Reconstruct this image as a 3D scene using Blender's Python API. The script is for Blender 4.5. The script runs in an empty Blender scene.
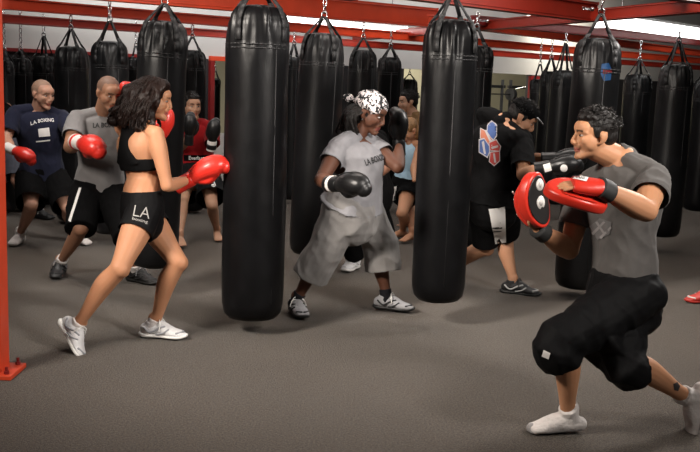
import bpy, bmesh, math, random
from mathutils import Vector, Matrix, noise
from mathutils.bvhtree import BVHTree
random.seed(7)
SC = bpy.context.scene
COL = SC.collection
V = Vector
F = 950.0
PITCH = math.atan(146 / F)
ROLL = math.radians(2.0)
CAM = V((0, 0, 1.53))
_f = V((0, math.cos(PITCH), -math.sin(PITCH)))
_r = V((1, 0, 0)); _u = V((0, math.sin(PITCH), math.cos(PITCH)))
CR = _r * math.cos(ROLL) + _u * math.sin(ROLL)
CU = -_r * math.sin(ROLL) + _u * math.cos(ROLL)

def ray(px, py):
    return _f * F + CR * (px - 350) + CU * (226 - py)
def P(px, py, Y):
    d = ray(px, py); return CAM + d * (Y / d.y)
def PZ(px, py, z=0.0):
    d = ray(px, py); return CAM + d * ((z - CAM.z) / d.z)
def pix(p):
    q = V(p) - CAM; k = F / q.dot(_f)
    return 350 + q.dot(CR) * k, 226 - q.dot(CU) * k

# ---------------------------------------------------------------- camera
cam_d = bpy.data.cameras.new('camera'); cam = bpy.data.objects.new('camera', cam_d); COL.objects.link(cam)
cam_d.sensor_width = 36; cam_d.lens = 36 * F / 700; cam_d.clip_end = 200
m = Matrix((CR, CU, -_f)).transposed().to_4x4(); m.translation = CAM
cam.matrix_world = m
SC.camera = cam
SC.view_settings.view_transform = 'Standard'; SC.view_settings.look = 'None'
SC.view_settings.gamma = 1; SC.view_settings.use_curve_mapping = False

# ---------------------------------------------------------------- materials
_M = {}
def mat(name, col, rough=.6, metal=0., bump=None, var=None, spec=.5, sss=0., coat=0., emit=None, attr=None, sheen=0.):
    """bump=(scale, strength[, stretch]) var=(scale, amount)"""
    if name in _M: return _M[name]
    M = bpy.data.materials.new(name); M.use_nodes = True; nt = M.node_tree; N = nt.nodes; L = nt.links
    b = N['Principled BSDF']
    b.inputs['Base Color'].default_value = (*col, 1); b.inputs['Roughness'].default_value = rough
    b.inputs['Metallic'].default_value = metal; b.inputs['Specular IOR Level'].default_value = spec
    if coat: b.inputs['Coat Weight'].default_value = coat; b.inputs['Coat Roughness'].default_value = .15
    if sheen: b.inputs['Sheen Weight'].default_value = sheen
    if sss:
        b.inputs['Subsurface Weight'].default_value = sss; b.inputs['Subsurface Radius'].default_value = (.012, .005, .003)
        b.inputs['Subsurface Scale'].default_value = 1
    if emit:
        b.inputs['Emission Color'].default_value = (*emit[0], 1); b.inputs['Emission Strength'].default_value = emit[1]
    tc = N.new('ShaderNodeTexCoord')
    src = None
    if attr:
        a = N.new('ShaderNodeAttribute'); a.attribute_name = attr; src = a.outputs['Color']
        L.new(src, b.inputs['Base Color'])
    if var:
        n = N.new('ShaderNodeTexNoise'); n.inputs['Scale'].default_value = var[0]; n.inputs['Detail'].default_value = 4
        L.new(tc.outputs['Object'], n.inputs['Vector'])
        mr = N.new('ShaderNodeMapRange'); mr.inputs['From Min'].default_value = .3; mr.inputs['From Max'].default_value = .7
        mr.inputs['To Min'].default_value = 1 - var[1]; mr.inputs['To Max'].default_value = 1 + var[1]
        L.new(n.outputs['Fac'], mr.inputs['Value'])
        mx = N.new('ShaderNodeVectorMath'); mx.operation = 'SCALE'
        if src: L.new(src, mx.inputs[0])
        else: mx.inputs[0].default_value = col
        L.new(mr.outputs['Result'], mx.inputs['Scale']); L.new(mx.outputs['Vector'], b.inputs['Base Color'])
    if bump:
        n2 = N.new('ShaderNodeTexNoise'); n2.inputs['Scale'].default_value = bump[0]; n2.inputs['Detail'].default_value = 5
        mp = N.new('ShaderNodeMapping'); L.new(tc.outputs['Object'], mp.inputs['Vector'])
        if len(bump) > 2: mp.inputs['Scale'].default_value = bump[2]
        L.new(mp.outputs['Vector'], n2.inputs['Vector'])
        bp = N.new('ShaderNodeBump'); bp.inputs['Strength'].default_value = bump[1]; bp.inputs['Distance'].default_value = .01
        L.new(n2.outputs['Fac'], bp.inputs['Height']); L.new(bp.outputs['Normal'], b.inputs['Normal'])
    _M[name] = M
    return M

# ---------------------------------------------------------------- linking
def link(name, me, m=None, parent=None, smooth=True, origin=None):
    if isinstance(me, bmesh.types.BMesh):
        bm = me; me = bpy.data.meshes.new(name)
        bmesh.ops.recalc_face_normals(bm, faces=bm.faces)
        bm.to_mesh(me); bm.free()
    if origin is None: origin = V((0, 0, 0))
    if parent is not None: origin = WORLD[parent.name]
    me.transform(Matrix.Translation(-V(origin)))
    o = bpy.data.objects.new(name, me); COL.objects.link(o)
    if smooth:
        me.polygons.foreach_set('use_smooth', [True] * len(me.polygons))
    if m is not None:
        me.materials.clear(); me.materials.append(m)
    if parent is not None: o.parent = parent; 
    else: o.location = origin
    WORLD[o.name] = V(origin)
    return o
WORLD = {}
def empty(name, loc, label=None, cat=None, group=None):
    o = bpy.data.objects.new(name, None); COL.objects.link(o); o.location = loc; o.empty_display_size = .1
    WORLD[o.name] = V(loc)
    tag(o, label, cat, group); return o
def tag(o, label=None, cat=None, group=None, kind=None):
    if label: o['label'] = label
    if cat: o['category'] = cat
    if group: o['group'] = group
    if kind: o['kind'] = kind
    return o

# ---------------------------------------------------------------- geometry
def box(bm, c, sx, sy, sz, M=None, bev=0.0):
    r = bmesh.ops.create_cube(bm, size=1)
    vs = r['verts']
    T = (M or Matrix.Identity(3)).to_4x4()
    for v in vs: v.co = V(c) + (T @ V((v.co.x * sx, v.co.y * sy, v.co.z * sz)))
    if bev:
        es = list({e for v in vs for e in v.link_edges})
        bmesh.ops.bevel(bm, geom=es, offset=bev, segments=2, affect='EDGES', profile=.5)
def bar(bm, a, b, w, h, up=V((0, 0, 1)), bev=0.0):
    a = V(a); b = V(b); t = (b - a); L = t.length; t.normalize()
    s = t.cross(up).normalized(); u = s.cross(t)
    M = Matrix((t, s, u)).transposed()
    box(bm, (a + b) / 2, L, w, h, M, bev)
def ell(bm, c, r, M=None, seg=20, rings=14):
    q = bmesh.ops.create_uvsphere(bm, u_segments=seg, v_segments=rings, radius=1)
    M = M or Matrix.Identity(3)
    for v in q['verts']: v.co = V(c) + M @ V((v.co.x * r[0], v.co.y * r[1], v.co.z * r[2]))
def cr(a, b, c, d, t):
    return .5 * ((2 * b) + (c - a) * t + (2 * a - 5 * b + 4 * c - d) * t * t + (3 * b - a - 3 * c + d) * t ** 3)
def loft(bm, st, n=16, sub=4, cap='rr', side=None, power=2.0):
    """st: list of (p, a, b[, side]); cap chars r(ound) f(lat) o(pen) for start and end"""
    S = []
    for s in st:
        sd = V(s[3]) if len(s) > 3 else (V(side) if side is not None else V((1, .01, .02)))
        S.append((V(s[0]), float(s[1]), float(s[2]), sd.normalized()))
    R = []
    m_ = len(S)
    for i in range(m_ - 1):
        q = [S[max(i - 1, 0)], S[i], S[i + 1], S[min(i + 2, m_ - 1)]]
        for k in range(sub):
            t = k / sub
            R.append(tuple(cr(q[0][j], q[1][j], q[2][j], q[3][j], t) for j in range(4)))
    R.append(S[-1])
    T = []
    for i in range(len(R)):
        a = R[max(i - 1, 0)][0]; b = R[min(i + 1, len(R) - 1)][0]
        T.append((b - a).normalized())
    rings = []
    def ring(c, a, b, sd, t):
        s = (sd - t * sd.dot(t))
        if s.length < 1e-4: s = t.orthogonal()
        s.normalize(); u = t.cross(s)
        vs = []
        for j in range(n):
            an = 2 * math.pi * j / n; ca, sa = math.cos(an), math.sin(an)
            if power != 2.0:
                ca = math.copysign(abs(ca) ** (2 / power), ca); sa = math.copysign(abs(sa) ** (2 / power), sa)
            vs.append(bm.verts.new(c + s * a * ca + u * b * sa))
        rings.append(vs)
    A = [max(.0005, r[1]) for r in R]; B = [max(.0005, r[2]) for r in R]
    if cap[0] == 'r':
        for k in (4, 3, 2, 1):
            th = k / 4 * math.pi / 2 * .96; m2 = min(A[0], B[0])
            ring(R[0][0] - T[0] * m2 * math.sin(th), A[0] * math.cos(th), B[0] * math.cos(th), R[0][3], T[0])
    for i, r in enumerate(R): ring(r[0], A[i], B[i], r[3], T[i])
    if cap[1] == 'r':
        for k in (1, 2, 3, 4):
            th = k / 4 * math.pi / 2 * .96; m2 = min(A[-1], B[-1])
            ring(R[-1][0] + T[-1] * m2 * math.sin(th), A[-1] * math.cos(th), B[-1] * math.cos(th), R[-1][3], T[-1])
    for i in range(len(rings) - 1):
        for j in range(n):
            bm.faces.new((rings[i][j], rings[i][(j + 1) % n], rings[i + 1][(j + 1) % n], rings[i + 1][j]))
    if cap[0] != 'o': bm.faces.new(rings[0][::-1])
    if cap[1] != 'o': bm.faces.new(rings[-1])
def tube(bm, pts, r, n=8, sub=4, r2=None):
    k = len(pts)
    loft(bm, [(p, r + ((r2 if r2 is not None else r) - r) * i / max(1, k - 1), r + ((r2 if r2 is not None else r) - r) * i / max(1, k - 1)) for i, p in enumerate(pts)], n=n, sub=sub)
def bez(p0, p1, p2, n=5):
    return [p0 * (1 - t) ** 2 + p1 * 2 * t * (1 - t) + p2 * t * t for t in [i / (n - 1) for i in range(n)]]
def remesh(bm, voxel, smooth=3, disp=None, sf=.5):
    me = bpy.data.meshes.new('tmp'); bmesh.ops.recalc_face_normals(bm, faces=bm.faces); bm.to_mesh(me); bm.free()
    o = bpy.data.objects.new('tmp', me); COL.objects.link(o)
    md = o.modifiers.new('r', 'REMESH'); md.mode = 'VOXEL'; md.voxel_size = voxel
    if smooth:
        ms = o.modifiers.new('s', 'SMOOTH'); ms.factor = sf; ms.iterations = smooth
    dg = bpy.context.evaluated_depsgraph_get()
    out = bpy.data.meshes.new_from_object(o.evaluated_get(dg))
    bpy.data.objects.remove(o); bpy.data.meshes.remove(me)
    if disp:
        nn = [v.normal.copy() for v in out.vertices]
        for v, q in zip(out.vertices, nn): v.co = v.co + q * disp(v.co, q)
    out.update()
    return out
def bvh_of(o):
    me = o.data; w = WORLD[o.name]
    return BVHTree.FromPolygons([v.co + w for v in me.vertices], [p.vertices[:] for p in me.polygons])
def project(name, bm2, targets, m, parent, off=.002, thick=0.0):
    """bm2 holds a flat figure in photo coordinates (x, y, 0); it is laid on the surface of the targets"""
    tr = [bvh_of(t) for t in targets]
    bad = []
    for v in bm2.verts:
        d = ray(v.co.x, v.co.y).normalized(); best = None
        for t in tr:
            h = t.ray_cast(CAM, d)
            if h[0] is not None and (best is None or h[3] < best[3]): best = h
        if best is None: bad.append(v); continue
        nrm = best[1]
        if nrm.dot(d) > 0: nrm = -nrm
        v.co = best[0] + nrm * off
    if bad: bmesh.ops.delete(bm2, geom=bad, context='VERTS')
    if thick:
        bmesh.ops.recalc_face_normals(bm2, faces=bm2.faces)
    return link(name, bm2, m, parent)
def poly2(pts_list, cuts=2):
    bm = bmesh.new()
    for pts in pts_list:
        vs = [bm.verts.new((x, y, 0)) for x, y in pts]; bm.faces.new(vs)
    bmesh.ops.triangulate(bm, faces=bm.faces)
    for _ in range(cuts): bmesh.ops.subdivide_edges(bm, edges=bm.edges, cuts=1, use_grid_fill=True)
    bmesh.ops.triangulate(bm, faces=bm.faces)
    return bm
def text2(txt, p0, p1, h, arc=0.0, shear=0.0, bold=.012):
    """text from photo point p0 (baseline left) to p1 (baseline right), letter height h px"""
    cu = bpy.data.curves.new('t', 'FONT'); cu.body = txt; cu.size = 1; cu.resolution_u = 2; cu.offset = bold
    o = bpy.data.objects.new('t', cu); COL.objects.link(o)
    dg = bpy.context.evaluated_depsgraph_get(); me = bpy.data.meshes.new_from_object(o.evaluated_get(dg))
    bpy.data.objects.remove(o)
    bm = bmesh.new(); bm.from_mesh(me)
    bmesh.ops.triangulate(bm, faces=bm.faces)
    bmesh.ops.subdivide_edges(bm, edges=[e for e in bm.edges if e.calc_length() > .25], cuts=1)
    bmesh.ops.triangulate(bm, faces=bm.faces)
    xs = [v.co.x for v in bm.verts]; ys = [v.co.y for v in bm.verts]
    x0, x1, y0, y1 = min(xs), max(xs), min(ys), max(ys)
    a = V((p0[0], p0[1], 0)); b = V((p1[0], p1[1], 0)); e = b - a; up = V((e.y, -e.x, 0)).normalized()
    for v in bm.verts:
        u = (v.co.x - x0) / (x1 - x0); w = (v.co.y - y0) / (y1 - y0)
        v.co = a + e * u + up * (w * h + arc * (1 - (2 * u - 1) ** 2)) + e.normalized() * shear * w * h
    return bm
# ---------------------------------------------------------------- room shell
def carpet():
    M = bpy.data.materials.new('grey_brown_carpet'); M.use_nodes = True; nt = M.node_tree; N = nt.nodes; L = nt.links
    b = N['Principled BSDF']; b.inputs['Roughness'].default_value = .95; b.inputs['Specular IOR Level'].default_value = .15
    b.inputs['Sheen Weight'].default_value = .15
    tc = N.new('ShaderNodeTexCoord')
    n1 = N.new('ShaderNodeTexNoise'); n1.inputs['Scale'].default_value = 95; n1.inputs['Detail'].default_value = 6; n1.inputs['Roughness'].default_value = .8
    n2 = N.new('ShaderNodeTexNoise'); n2.inputs['Scale'].default_value = 1.3; n2.inputs['Detail'].default_value = 3
    L.new(tc.outputs['Object'], n1.inputs['Vector']); L.new(tc.outputs['Object'], n2.inputs['Vector'])
    cr_ = N.new('ShaderNodeValToRGB'); e = cr_.color_ramp.elements
    e[0].position = .38; e[0].color = (.010, .0075, .006, 1); e[1].position = .62; e[1].color = (.118, .092, .070, 1)
    L.new(n1.outputs['Fac'], cr_.inputs['Fac'])
    mr = N.new('ShaderNodeMapRange'); mr.inputs['From Min'].default_value = .3; mr.inputs['From Max'].default_value = .7
    mr.inputs['To Min'].default_value = .88; mr.inputs['To Max'].default_value = 1.1
    L.new(n2.outputs['Fac'], mr.inputs['Value'])
    sc = N.new('ShaderNodeVectorMath'); sc.operation = 'SCALE'
    L.new(cr_.outputs['Color'], sc.inputs[0]); L.new(mr.outputs['Result'], sc.inputs['Scale'])
    L.new(sc.outputs['Vector'], b.inputs['Base Color'])
    bp = N.new('ShaderNodeBump'); bp.inputs['Strength'].default_value = .9; bp.inputs['Distance'].default_value = .01
    L.new(n1.outputs['Fac'], bp.inputs['Height']); L.new(bp.outputs['Normal'], b.inputs['Normal'])
    return M
# back wall runs at 45 degrees: Y = 14.73 + X
D45 = V((1, 1, 0)).normalized(); N45 = V((1, -1, 0)).normalized()     # N45 faces the camera
def onwall(px, z=1.0):
    # point of the wall plane seen in photo column px, at height z
    t = (px - 350) / F
    Y = 14.73 / (1 - t); return V((t * Y, Y, z))
wallL = onwall(-260, 0); wallR = onwall(800, 0)
bm = bmesh.new()
q = [(-7, -1.5, 0), (9, -1.5, 0), (wallR.x + 3, wallR.y + 6, 0), (wallL.x - 4, wallL.y + 12, 0)]
fl = [(-9, -1.5), (14, -1.5), (14, 30), (-9, 30)]
bm.faces.new([bm.verts.new((x, y, 0)) for x, y in fl])
tag(link('floor', bm, carpet(), smooth=False), kind='structure')
ceil_m = mat('ceiling_tiles', (.62, .62, .62), .9, bump=(40, .1))
bm = bmesh.new(); bm.faces.new([bm.verts.new((x, y, 3.6)) for x, y in fl])
tag(link('ceiling', bm, ceil_m, smooth=False), kind='structure')
wall_up = mat('painted_grey_wall', (.40, .385, .37), .85, bump=(60, .05), var=(1.5, .05))
wall_low = mat('pale_lower_wall', (.42, .40, .37), .8, bump=(60, .05), var=(2, .06))
dark_pan = mat('dark_reflection_wall', (.012, .011, .012), .6, bump=(8, .2))  # flat dark colour stands in for mirrors reflecting the dark bags
base_m = mat('black_baseboard', (.015, .015, .016), .5)
red_d = mat('dark_red_paint', (.16, .008, .008), .4, bump=(20, .04))
red_m = mat('red_orange_paint', (.52, .048, .014), .45, bump=(25, .05), var=(6, .1))
red_k = mat('deep_red_paint', (.30, .022, .010), .45, bump=(25, .05), var=(6, .1))
steel = mat('steel', (.75, .76, .78), .22, 1.0)
def wall_seg(bm, pa, pb, z0, z1, th=.12, off=0.0):
    a = onwall(pa, 0) - N45 * (th / 2 - off); b = onwall(pb, 0) - N45 * (th / 2 - off)
    bar(bm, V((a.x, a.y, (z0 + z1) / 2)), V((b.x, b.y, (z0 + z1) / 2)), th, z1 - z0)
OP = [(207, 262), (398, 524)]       # the openings into the rooms behind
bm = bmesh.new(); wall_seg(bm, -260, 820, 1.74, 3.6)
tag(link('wall_back', bm, wall_up, smooth=False), kind='structure')
bm = bmesh.new()
for a, b in ((-260, 207), (262, 398), (524, 820)): wall_seg(bm, a, b, .0, 1.74)
tag(link('wall_back_lower', bm, dark_pan, smooth=False), kind='structure')
bm = bmesh.new(); wall_seg(bm, 207, 262, 0, .75); wall_seg(bm, 398, 524, 0, .55)
tag(link('wall_back_sill', bm, wall_low, smooth=False), kind='structure')
bm = bmesh.new(); wall_seg(bm, -260, 820, 0, .1, .02, .02)
tag(link('baseboard_back', bm, base_m, smooth=False), kind='structure')
bm = bmesh.new(); wall_seg(bm, -120, 195, 1.715, 1.755, .05, .05)
tag(link('trim_1', bm, red_d, smooth=False), kind='structure')
bm = bmesh.new(); wall_seg(bm, 205, 264, 1.72, 1.78, .05, .05)
tag(link('trim_2', bm, red_m, smooth=False), kind='structure')
bm = bmesh.new(); wall_seg(bm, 205, 209, 0, 1.72, .06, .05); wall_seg(bm, 259, 264, 0, 1.72, .06, .05)
wall_seg(bm, 521.5, 530, .0, 1.72, .06, .05)
tag(link('trim_3', bm, red_d, smooth=False), kind='structure')
# rooms beyond the openings
far_m = mat('cream_far_wall', (.50, .46, .34), .85, var=(1, .06), bump=(20, .05))
bm = bmesh.new()
a = onwall(180) - N45 * 4.0; b = onwall(860) - N45 * 4.0
bar(bm, V((a.x - 4, a.y - 4, 1.5)), V((b.x, b.y, 1.5)), .1, 3.0)
tag(link('wall_far_room', bm, far_m, smooth=False), kind='structure')

# ---------------------------------------------------------------- steel rack
rack = empty('bag_rack', (0, 7, 0), 'red painted steel rack of overhead beams that the heavy bags hang from', 'rack')
HB = 2.12
def beam(p0, p1, z=HB, h=.15, w=.09, m=red_m, ext=0, xy=False):
    a = V((*p0, z)) if xy else PZ(*p0, z); b = V((*p1, z)) if xy else PZ(*p1, z)
    a.z = b.z = z + h / 2
    t = (b - a).normalized(); b = b + t * ext
    bm = bmesh.new(); bar(bm, a, b, w, h * .8, bev=.006)
    dz = V((0, 0, h * .44))
    bar(bm, a - dz, b - dz, w * 1.25, h * .12, bev=.004); bar(bm, a + dz, b + dz, w * 1.25, h * .12, bev=.004)
    return link('beam', bm, m, rack, smooth=False)
beam((60, -3), (434, 27.5), h=.20, m=red_m)
beam((432, 25), (730, 60), h=.10, m=red_m)
beam((474, 25), (725, 48), z=2.16, h=.10, m=red_d)
beam((-30, 6.6), (730, 66), z=2.06, h=.105, m=red_m)
beam((-30, 21), (730, 72), z=1.98, h=.09, m=red_k)
beam((280, -16), (592, 22), h=.17, m=red_k)
beam((600, -9), (740, 8), h=.12, m=red_d)
beam((352, 41), (735, 10), h=.10, m=red_k)
beam((-1.9, 5.0), (1.6, 6.3), z=2.2, h=.13, xy=True)
beam((-2.6, 5.8), (-.03, 7.46), z=2.13, h=.13, xy=True, m=red_k)
beam((.2, 5.62), (2.9, 7.75), z=2.24, h=.13, xy=True)
# steel fixtures seen at the joints
for (x, y) in ((470, 21), (588, 9), (484, 21)):
    bm = bmesh.new(); c = PZ(x, y, 2.2)
    bar(bm, c - V((.05, .05, 0)), c + V((.05, .05, 0)), .02, .02, bev=.003); ell(bm, c + V((.04, .0, 0)), (.016, .016, .016))
    link('bolt', bm, steel, rack)
def post(px, py, w, zt, m):
    c = PZ(px, py, 0)
    bm = bmesh.new(); box(bm, c + V((0, 0, zt / 2)), w, w, zt, None, .008)
    o = link('post', bm, m, rack, smooth=False)
    bm = bmesh.new(); box(bm, c + V((0, 0, .012)), w * 2.1, w * 1.9, .024, None, .004)
    for sx in (-1, 1):
        for sy in (-1, 1): bm_ = None
    pl = link('base_plate', bm, m, o, smooth=False)
    for sx in (-1, 1):
        for sy in (-1, 1):
            bm = bmesh.new(); cc = c + V((sx * w * .78, sy * w * .68, .03))
            q = bmesh.ops.create_cone(bm, cap_ends=True, segments=6, radius1=.013, radius2=.013, depth=.02)
            for v in q['verts']: v.co += cc
            q = bmesh.ops.create_cone(bm, cap_ends=True, segments=10, radius1=.007, radius2=.007, depth=.035)
            for v in q['verts']: v.co += cc + V((0, 0, .012))
            link('bolt', bm, red_d, o, smooth=False)
post(-6, 373, .120, 2.3, red_m)
# strip lights slung between the beams
lamp_white = mat('lamp_tube', (.9, .9, .9), .4, emit=((1, .98, .95), 5.0))
lamp_case = mat('lamp_case', (.7, .7, .7), .4)
def strip(p0, p1, z, name_label, w=.2):
    a = PZ(*p0, z); b = PZ(*p1, z)
    root = empty('strip_light', (a + b) / 2, name_label, 'light', 'fluorescent strip lights at the rack')
    bm = bmesh.new(); bar(bm, a + V((0, 0, .07)), b + V((0, 0, .07)), w * 1.1, .03, bev=.004); link('housing', bm, lamp_case, root, smooth=False)
    bm = bmesh.new(); bar(bm, a, b, w, .10, bev=.02); link('diffuser', bm, lamp_white, root, smooth=False)
    t = (b - a)
    for k in (.1, .9):
        c = a + t * k; bm = bmesh.new(); tube(bm, [c + V((0, 0, .08)), V((c.x, c.y, 3.6))], .005, 6, 1); link('hanging_wire', bm, steel, root)
strip((282, 21), (402, 32), 2.2, 'long white strip light glowing behind the bags left of the centre', .15)
strip((604, 21), (742, 40), 2.24, 'long white strip light glowing above the bags at the upper right', .2)

# ---------------------------------------------------------------- heavy bags
leather = mat('black_leather', (.0035, .0035, .004), .36, bump=(28, .16, (1, 1, .3)), spec=.18, var=(9, .3))
leather_b = mat('scuffed_black_leather', (.006, .0062, .007), .40, bump=(20, .22, (1, 1, .35)), spec=.28, var=(7, .35))
webbing = mat('black_webbing', (.010, .010, .011), .6, bump=(200, .3))
NB = 0
def bag(label, cx, cy, ytop, ybot, Y, dia, yapex, tilt=0.0, hb=HB, style=0, decal=None):
    """cx at photo row cy is the bag's axis"""
    global NB; NB += 1
    r = dia / 2
    c = P(cx, cy, Y); zt = P(cx, ytop, Y).z; zb = max(.03, P(cx, ybot, Y - r * .6).z); za = P(cx, yapex, Y).z
    za = min(za, hb - .07)
    root = empty('punching_bag', (c.x, Y, hb), label, 'punching bag', 'heavy bags hanging from the red rack')
    bmM = bmesh.new()
    H = zt - zb; sh = min(.17, dia * .5)
    prof = [(0.0, 0), (.55, 0), (.80, .012), (.94, .04), (1.0, .10), (1.01, .2), (1.015, H * .4), (1.0, H * .7), (.995, H - sh * 1.35), (.985, H - sh * 1.3), (.975, H - sh), (.93, H - sh * .62), (.83, H - sh * .32), (.66, H - sh * .10), (.42, H - .004), (.2, H), (0, H - .01)]
    # densify
    pr = []
    for i in range(len(prof) - 1):
        (a, z0), (b, z1) = prof[i], prof[i + 1]; k = max(1, int(max(abs(z1 - z0) / (.016 if z0 > H - sh * 1.9 else .05), abs(b - a) / .12)))
        for j in range(k): pr.append((a + (b - a) * j / k, z0 + (z1 - z0) * j / k))
    pr.append(prof[-1])
    n = 72; seed = NB * 13.7; rings = []
    for (a, z) in pr:
        vs = []
        for j in range(n):
            th = 2 * math.pi * j / n
            top = max(0, 1 - (H - z) / (sh * 1.9)); mid = .004 * noise.noise(V((math.cos(th) * 1.5, math.sin(th) * 1.5, z * 2.2 + seed)))
            w = noise.noise(V((math.cos(th) * 3.2, math.sin(th) * 3.2, z * 3 + seed))) * .034 * top * min(1, a * 1.3)
            cr_ = abs(noise.noise(V((math.cos(th) * 4.5, math.sin(th) * 4.5, z * 1.6 + seed * 2)))) * 2
            w += (cr_ - .5) * .022 * top * min(1, a * 1.3)
            w += noise.noise(V((math.cos(th) * 9, math.sin(th) * 9, z * 5 + seed))) * .016 * top * min(1, a * 1.3)
            rr = r * a + (w + mid if a > .01 else 0)
            vs.append(bmM.verts.new((c.x + rr * math.cos(th), Y + rr * math.sin(th), zb + z)))
        rings.append(vs)
    for i in range(len(rings) - 1):
        for j in range(n):
            bmM.faces.new((rings[i][j], rings[i][(j + 1) % n], rings[i + 1][(j + 1) % n], rings[i + 1][j]))
    bmesh.ops.remove_doubles(bmM, verts=bmM.verts, dist=.0003)
    body = link('bag_body', bmM, leather if style == 0 else leather_b, root)
    # seams: a raised stitched band under the shoulder and a vertical seam
    bmM = bmesh.new()
    zs = zb + H - sh * 1.32
    for dz in (0, -.022):
        for j in range(40):
            t0 = 2 * math.pi * j / 40; t1 = 2 * math.pi * (j + 1) / 40
            bar(bmM, V((c.x + (r * .995) * math.cos(t0), Y + (r * .995) * math.sin(t0), zs + dz)), V((c.x + (r * .995) * math.cos(t1), Y + (r * .995) * math.sin(t1), zs + dz)), .006, .006)
    th = -1.15 + .35 * math.sin(NB * 2.1)
    bar(bmM, V((c.x + r * 1.0 * math.cos(th), Y + r * 1.0 * math.sin(th), zb + .12)), V((c.x + r * .995 * math.cos(th), Y + r * .995 * math.sin(th), zs)), .005, .004, up=V((math.cos(th), math.sin(th), 0)))
    link('seam', bmM, webbing, root)
    # four webbing straps up to the ring
    apex = V((c.x, Y, za)); a0 = .55 + NB * .9
    for k in range(4):
        an = math.pi / 4 + k * math.pi / 2 + .25 * math.sin(a0)
        d = V((math.cos(an), math.sin(an), 0)); bmS = bmesh.new()
        pts = [(r * 1.02, zt - sh - .03), (r * 1.02, zt - sh * .8), (r * .985, zt - sh * .5), (r * .86, zt - sh * .14), (r * .62, zt + .022), (.014, za)]
        side = V((-d.y, d.x, 0)); w = .02
        prev = None
        PP = []
        for i in range(len(pts)):
            PP.append(V((c.x, Y, 0)) + d * pts[i][0] + V((0, 0, pts[i][1])))
        for i in range(len(PP) - 1):
            t = (PP[i + 1] - PP[i]).normalized(); bar(bmS, PP[i] - t * .003, PP[i + 1] + t * .003, .036 if i < 4 else .026, .006, up=t.cross(side))
        link('strap', bmS, webbing, root)
    # ring, shackle and chain
    bmC = bmesh.new()
    def linkring(cen, rr, rz, ax, t=.0045):
        pts = []
        for j in range(13):
            a = 2 * math.pi * j / 12; pts.append(cen + ax * rr * math.cos(a) + V((0, 0, rz * math.sin(a))))
        for j in range(12): tube(bmC, [pts[j], pts[j + 1]], t, 6, 1)
    ztop = hb + .02; L = ztop - za
    linkring(apex + V((0, 0, .012)), .02, .028, V((1, 0, 0)), .006)
    z = za + .055; k = 0
    step = .05 if L > .12 else .035
    while z < ztop:
        linkring(V((c.x, Y, z)), .013, step * .62, V((1, 0, 0)) if k % 2 else V((.5, .86, 0)), .0045)
        z += step; k += 1
    link('chain', bmC, steel, root)
    if tilt: root.rotation_euler = (0, tilt, 0)
    return root, body
R_ = math.radians
bagA, bodyA = bag('longest black heavy bag in the front row, just right of the woman in white shoes', 255, 180, 5, 322, 5.6, .368, -14, hb=2.2)
bagB, bodyB = bag('black heavy bag in the front centre, right of the woman in the bandana', 444.5, 160, 19, 304, 5.9, .335, -6, hb=2.2)
bagC, bodyC = bag('black heavy bag right behind the dark haired woman in the sports bra', 165, 100, 21, 270, 6.35, .322, 4, tilt=R_(2.2), hb=2.13, style=1)
bagD, bodyD = bag('wide black heavy bag behind the woman in the patterned bandana', 322, 110, 33, 257, 7.3, .345, 17, tilt=R_(1.6), hb=2.13, style=1)
bagH, bodyH = bag('black heavy bag with a blue and red badge above the man with the punch mitts', 597, 80, 38, 291, 6.9, .335, 14, tilt=R_(1.0), hb=2.24, style=1)
bag('grey black heavy bag hanging on the right behind the mitt holder\'s shoulder', 673, 110, 64, 238, 9.0, .325, 41, style=1)
bag('black heavy bag cut off by the right edge of the photo', 704, 130, 80, 212, 11, .33, 62)
bag('dull black heavy bag second from the right behind the mitt holder\'s head', 637, 95, 74, 205, 11.6, .33, 60, style=1)
bag('black heavy bag left of the badged one, its top creased and shiny', 562, 100, 70, 205, 11.0, .29, 43, style=1)
bag('narrow black heavy bag beside the dark red post, in front of its neighbour', 548, 110, 71, 200, 12.2, .25, 58)
bag('narrow black heavy bag nearest the dark red post in the far right group', 537, 115, 79, 200, 13.0, .24, 64)
bag('black heavy bag mostly hidden behind the front centre bag', 471, 140, 45, 250, 8.2, .30, 28)
bag('black heavy bag rising above the patterned bandana', 362, 80, 50, 235, 10.2, .31, 38, style=1)
bag('slim black heavy bag right of the one above the bandana', 389, 90, 57, 205, 11.2, .27, 47)
bag('thin black heavy bag just right of the longest front bag', 293, 90, 57, 200, 11.6, .19, 44, style=1)
bag('black heavy bag above the man in the grey shirt, its top strap folded over', 110, 70, 41, 235, 8.4, .32, 21, style=1)
bag('black heavy bag between the heads of the two men at the left', 71.5, 80, 46, 232, 9.5, .33, 29, style=1)
bag('black heavy bag above the head of the man in the navy shirt', 44.5, 90, 56, 222, 10.6, .29, 36)
bag('black heavy bag second from the red post at the far left', 21.5, 90, 58, 212, 10.2, .235, 50)
bag('black heavy bag nearest the red post at the far left', 5, 90, 60, 212, 9.9, .20, 51, style=1)
bag('black heavy bag above the man in red, partly hidden by a nearer bag', 192, 90, 50, 225, 10.5, .30, 37)
bag('thin slice of a black heavy bag left of the dark haired woman\'s hair', 136, 90, 58, 215, 11.4, .17, 46)
for q in (): pass
# bags in the far rooms
bag('small dark far bag with a silver top inside the red framed opening', 215, 100, 78, 190, 15.2, .17, 71, hb=1.9, style=1)
bag('dark bag far behind, right of the slim bag near the front centre bag', 409, 90, 79, 150, 16.5, .30, 74, hb=1.9)
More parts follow.
